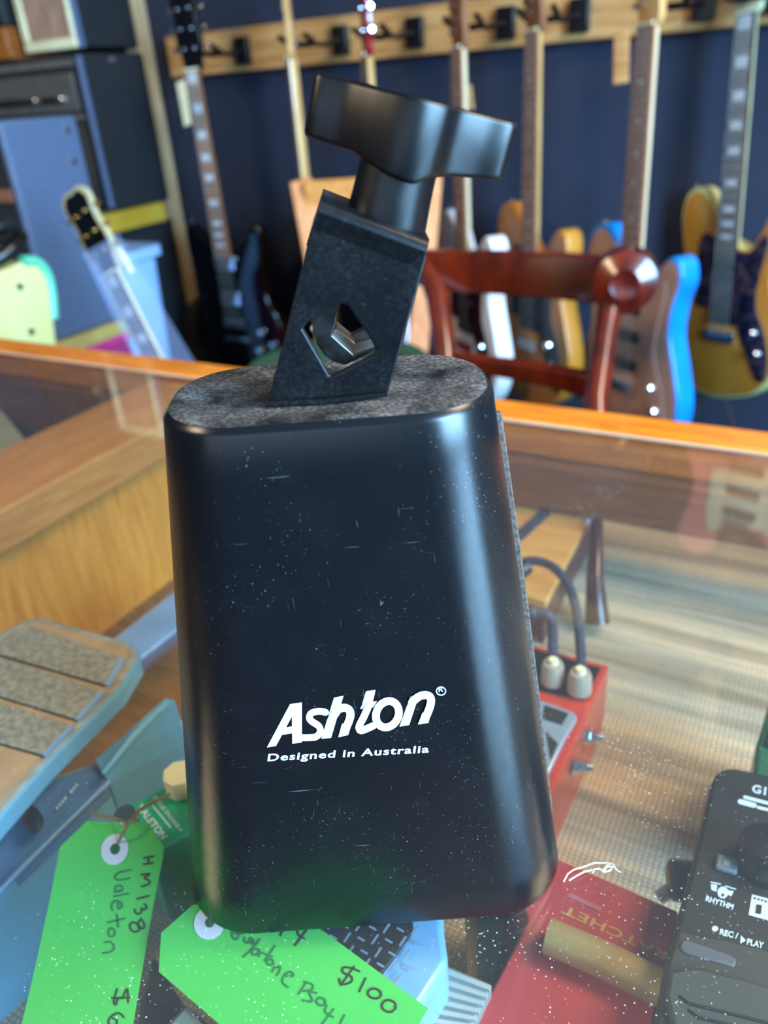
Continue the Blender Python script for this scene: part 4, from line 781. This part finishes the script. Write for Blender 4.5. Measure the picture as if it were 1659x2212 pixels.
def stud(root, x, y, z): MB().lathe((x, y, z), (1, 0, 0), [(.009, 0), (.008, .003), (.003, .005)], 12).build('stud', M_chrome, root, smooth=True)
xb = pt(60, 100, y=1.70).x
a2 = amp('guitar_amplifier', 'tan grille amplifier in cream frame stacked on the black combo', 'amplifier', xb, AX-.02, 1.70, WY-.05, 1.285, 1.62, M_tolex)
wv = AX-.02-xb
MB().box(-wv, 0, -.012, .0, 0, .024).box(-wv, 0, -.012, 0, .31, .335).box(-wv, -wv+.022, -.012, 0, .024, .31).box(-.012, 0, -.012, 0, .024, .31).build('front_frame', M_cream, a2, bevel=.003)
MB().box(-wv+.022, -.012, -.006, .004, .024, .31).build('grille_cloth', mat('tan_grille_cloth', 'a98772', .85, col2='92705c', scale=60, stretch=(1, 1, .3)), a2)
MB().box(-.004, .006, -.004, .016, 0, .335).build('edge_piping', mat('blue_grey_piping', '55637f', .5), a2, bevel=.001)
stud(am, .001, .12, .37)
a3 = amp('guitar_amplifier', 'large black speaker cabinet standing on the floor under the amplifier stack', 'speaker cabinet', -2.5, AX-.02, 1.60, WY-.04, 0.0, .83, M_tolex)
MB().box(-.62, -.05, -.004, .003, .05, .74).build('grille', mat('brown_grille', '3c332b', .8), a3)
yb = thing('shelf_board', 'yellow board lying under the black combo amplifier', 'board', (AX, 1.62, .832))
MB().box(-.62, .02, -.02, .24, 0, .052).build('board', mat('mustard_board', 'b8962f', .6, col2='a5831f', scale=10), yb, bevel=.004)
# blue tub below
tbp = [pt(278, 505, x=-1.66), pt(345, 480, x=-1.66)]
tu = thing('storage_tub', 'pale blue plastic storage tub standing below the amplifier stack', 'tub', (pt(345, 500, y=1.585).x-.148, 1.485, 0))
tw_ = []
for z, i in ((0, .03), (.79, .005), (.795, -.008), (.82, -.008)): tw_.append([(x, y, z) for x, y in rrect(-.13+i, .14-i, -.10+i, .10-i, .03, 4)])
MB().rings(tw_, True, True).build('tub', mat('pale_blue_tub_plastic', '94bdf0', .4, col2='88b2e6', scale=10), tu, smooth=True)
# blue-grey cab with studs
CXp = -1.5; ca = pt(240, 690, x=CXp); cb = pt(115, 750, x=CXp); ct = pt(175, 245, x=CXp); cf = pt(30, 260, x=CXp)
cy0, cy1, cz0, cz1 = (cb.y+cf.y)/2-.01, (ca.y+ct.y)/2+.01, (ca.z+cb.z)/2, (ct.z+cf.z)/2
a4 = amp('speaker_cabinet', 'blue-grey covered speaker cabinet with chrome studs on its side', 'speaker cabinet', CXp-.5, CXp, cy0, cy1, cz0, cz1, M_blueslab)
MB().box(-.49, -.012, -.004, .004, .012, cz1-cz0-.012).build('grille', mat('black_grille', '15151a', .8), a4)
MB().box(-.49, -.012, -.008, .004, .30, .325).build('badge_strip', mat('copper_strip', '8a5a46', .5), a4)
for q_ in ((143, 280), (157, 347)): p = pt(*q_, x=CXp); stud(a4, .0, p.y-cy0, p.z-cz0)
yf = thing('folder_box', 'flat yellow box under the blue-grey speaker cabinet', 'box', (CXp, cy0, cz0-.032))
MB().box(-.5, .012, -.01, cy1-cy0+.02, 0, .031).build('box', mat('dull_yellow_card', 'b9a45c', .7), yf, bevel=.002)
pk_ = thing('storage_box', 'pink storage box beneath the flat yellow box', 'box', (CXp, cy0, 0))
MB().box(-.5, .0, .0, cy1-cy0+.01, 0, cz0-.052).build('box', mat('magenta_plastic', 'a83a74', .5), pk_, bevel=.004)
MB().box(-.505, .006, -.005, cy1-cy0+.015, cz0-.051, cz0-.033).build('lid', mat('bright_pink_plastic', 'd63c86', .45), pk_, bevel=.003)
# yellow case with mint edge
YX = -1.16
yc = thing('hard_case', 'pale yellow hard case with mint green edging and studs at the far left', 'case', (YX, .9, 0))
prf = [pt(x, y, x=YX) for x, y in ((-130, 660), (-60, 615), (0, 590), (50, 566), (82, 568), (104, 595), (114, 640), (118, 690), (126, 760), (-60, 800))]
low = [Vector((YX, prf[-2].y, .0)), Vector((YX, prf[0].y, .0))]
P_ = prf[:-1]+low
part(yc, 'shell', MB().prism(P_, [v+Vector((-.20, 0, 0)) for v in P_]), mat('pale_yellow_vinyl', 'cbc684', .5, col2='c1bc78', scale=10), bevel=.006, seg=3)
part(yc, 'edging', MB().tube([v+Vector((-.004, .001, .001)) for v in cr(prf[3:8], 4, False)], .009, 8), mat('mint_edge', '5cbd98', .4), smooth=True)
for q_ in ((42, 619), (67, 716)):
    p = pt(*q_, x=YX); part(yc, 'stud', MB().lathe((YX+.001, p.y, p.z), (1, 0, 0), [(.007, 0), (.006, .002), (.002, .003)], 14), M_chrome, smooth=True)
hp = pt(15, 570, x=YX-.06); h_ = thing('headphones', 'black headphones lying on top of the pale yellow case', 'headphones', tuple(hp))
MB().tube([(.0+.05*math.cos(t), .05*math.sin(t)-.02, .03+.012*math.sin(2*t)) for t in [k*math.pi/12 for k in range(24)]], .012, 10, True).build('ear_pad', M_black, h_, smooth=True)
MB().tube([(-.02+.055*math.cos(t), -.02+.06*math.sin(t), .055+.01*math.cos(t)) for t in [k*math.pi/12 for k in range(24)]], .009, 10, True).build('ear_pad', mat('soft_black', '101418', .6), h_, smooth=True)
MB().tube([(-.05, .05*math.cos(t), .04+.05*math.sin(t)) for t in [k*math.pi/10 for k in range(11)]], .006, 8).build('headband', M_black, h_, smooth=True)
# brown guitar case leaning between tub and black guitar
bx_ = pt(370, 620, y=1.80); gc = thing('guitar_case', 'tan brown instrument case standing between the blue tub and the black guitar', 'case', (bx_.x+.09, 1.885, 0))
MB().slab([(p.x, p.y) for p in cr([(-.10, 0), (.12, 0), (.15, .12), (.12, .28), (.15, .42), (.10, .56), (.03, .62), (-.06, .60), (-.13, .5), (-.11, .3), (-.14, .12)], 4)], 0, .09, .01, Matrix(((1, 0, 0, 0), (0, 0, -1, .06), (0, 1, 0, 0), (0, 0, 0, 1)))).build('shell', mat('tan_brown_case', '7a5128', .5, col2='5c3a1a', scale=12), gc, smooth=True)
MB().box(-.02, .02, -.05, -.03, .28, .30).build('latch', M_gold, gc)
# wooden crate and strap top-left
wbx = pt(58, 60, y=1.62); ob = thing('wooden_box', 'orange-brown wooden box stacked at the top left behind the cream frame', 'box', (xb-.03, 1.66, 1.275))
MB().box(-.30, 0, 0, .2, 0, .075).build('box', mat('orange_brown_wood', '9c5a22', .45, col2='7c4216', kind='wood', scale=9, stretch=(1, 5, 5)), ob, bevel=.004)
ob2 = amp('guitar_amplifier', 'small black amplifier head on the orange-brown wooden box', 'amplifier', xb-.33, xb-.03, 1.67, 1.86, 1.352, 1.56, M_tolex)
MB().lathe((-.02, -.002, .12), (0, -1, 0), [(.014, 0), (.01, .01)], 12).build('control_knob', M_gold, ob2, smooth=True)
# looped cable on the wall under the butterscotch guitar
cb_ = MB().tube(cr([pt(1500, 900, y=1.86), pt(1518, 850, y=1.86), pt(1535, 832, y=1.86), pt(1555, 850, y=1.86), pt(1575, 890, y=1.86), pt(1590, 960, y=1.86)], 5, False), .004, 8)
tag(cb_.build('cable', mat('brown_cable', '3a2a26', .6), smooth=True), 'thin brown cable looped against the wall below the butterscotch guitar', 'cable')
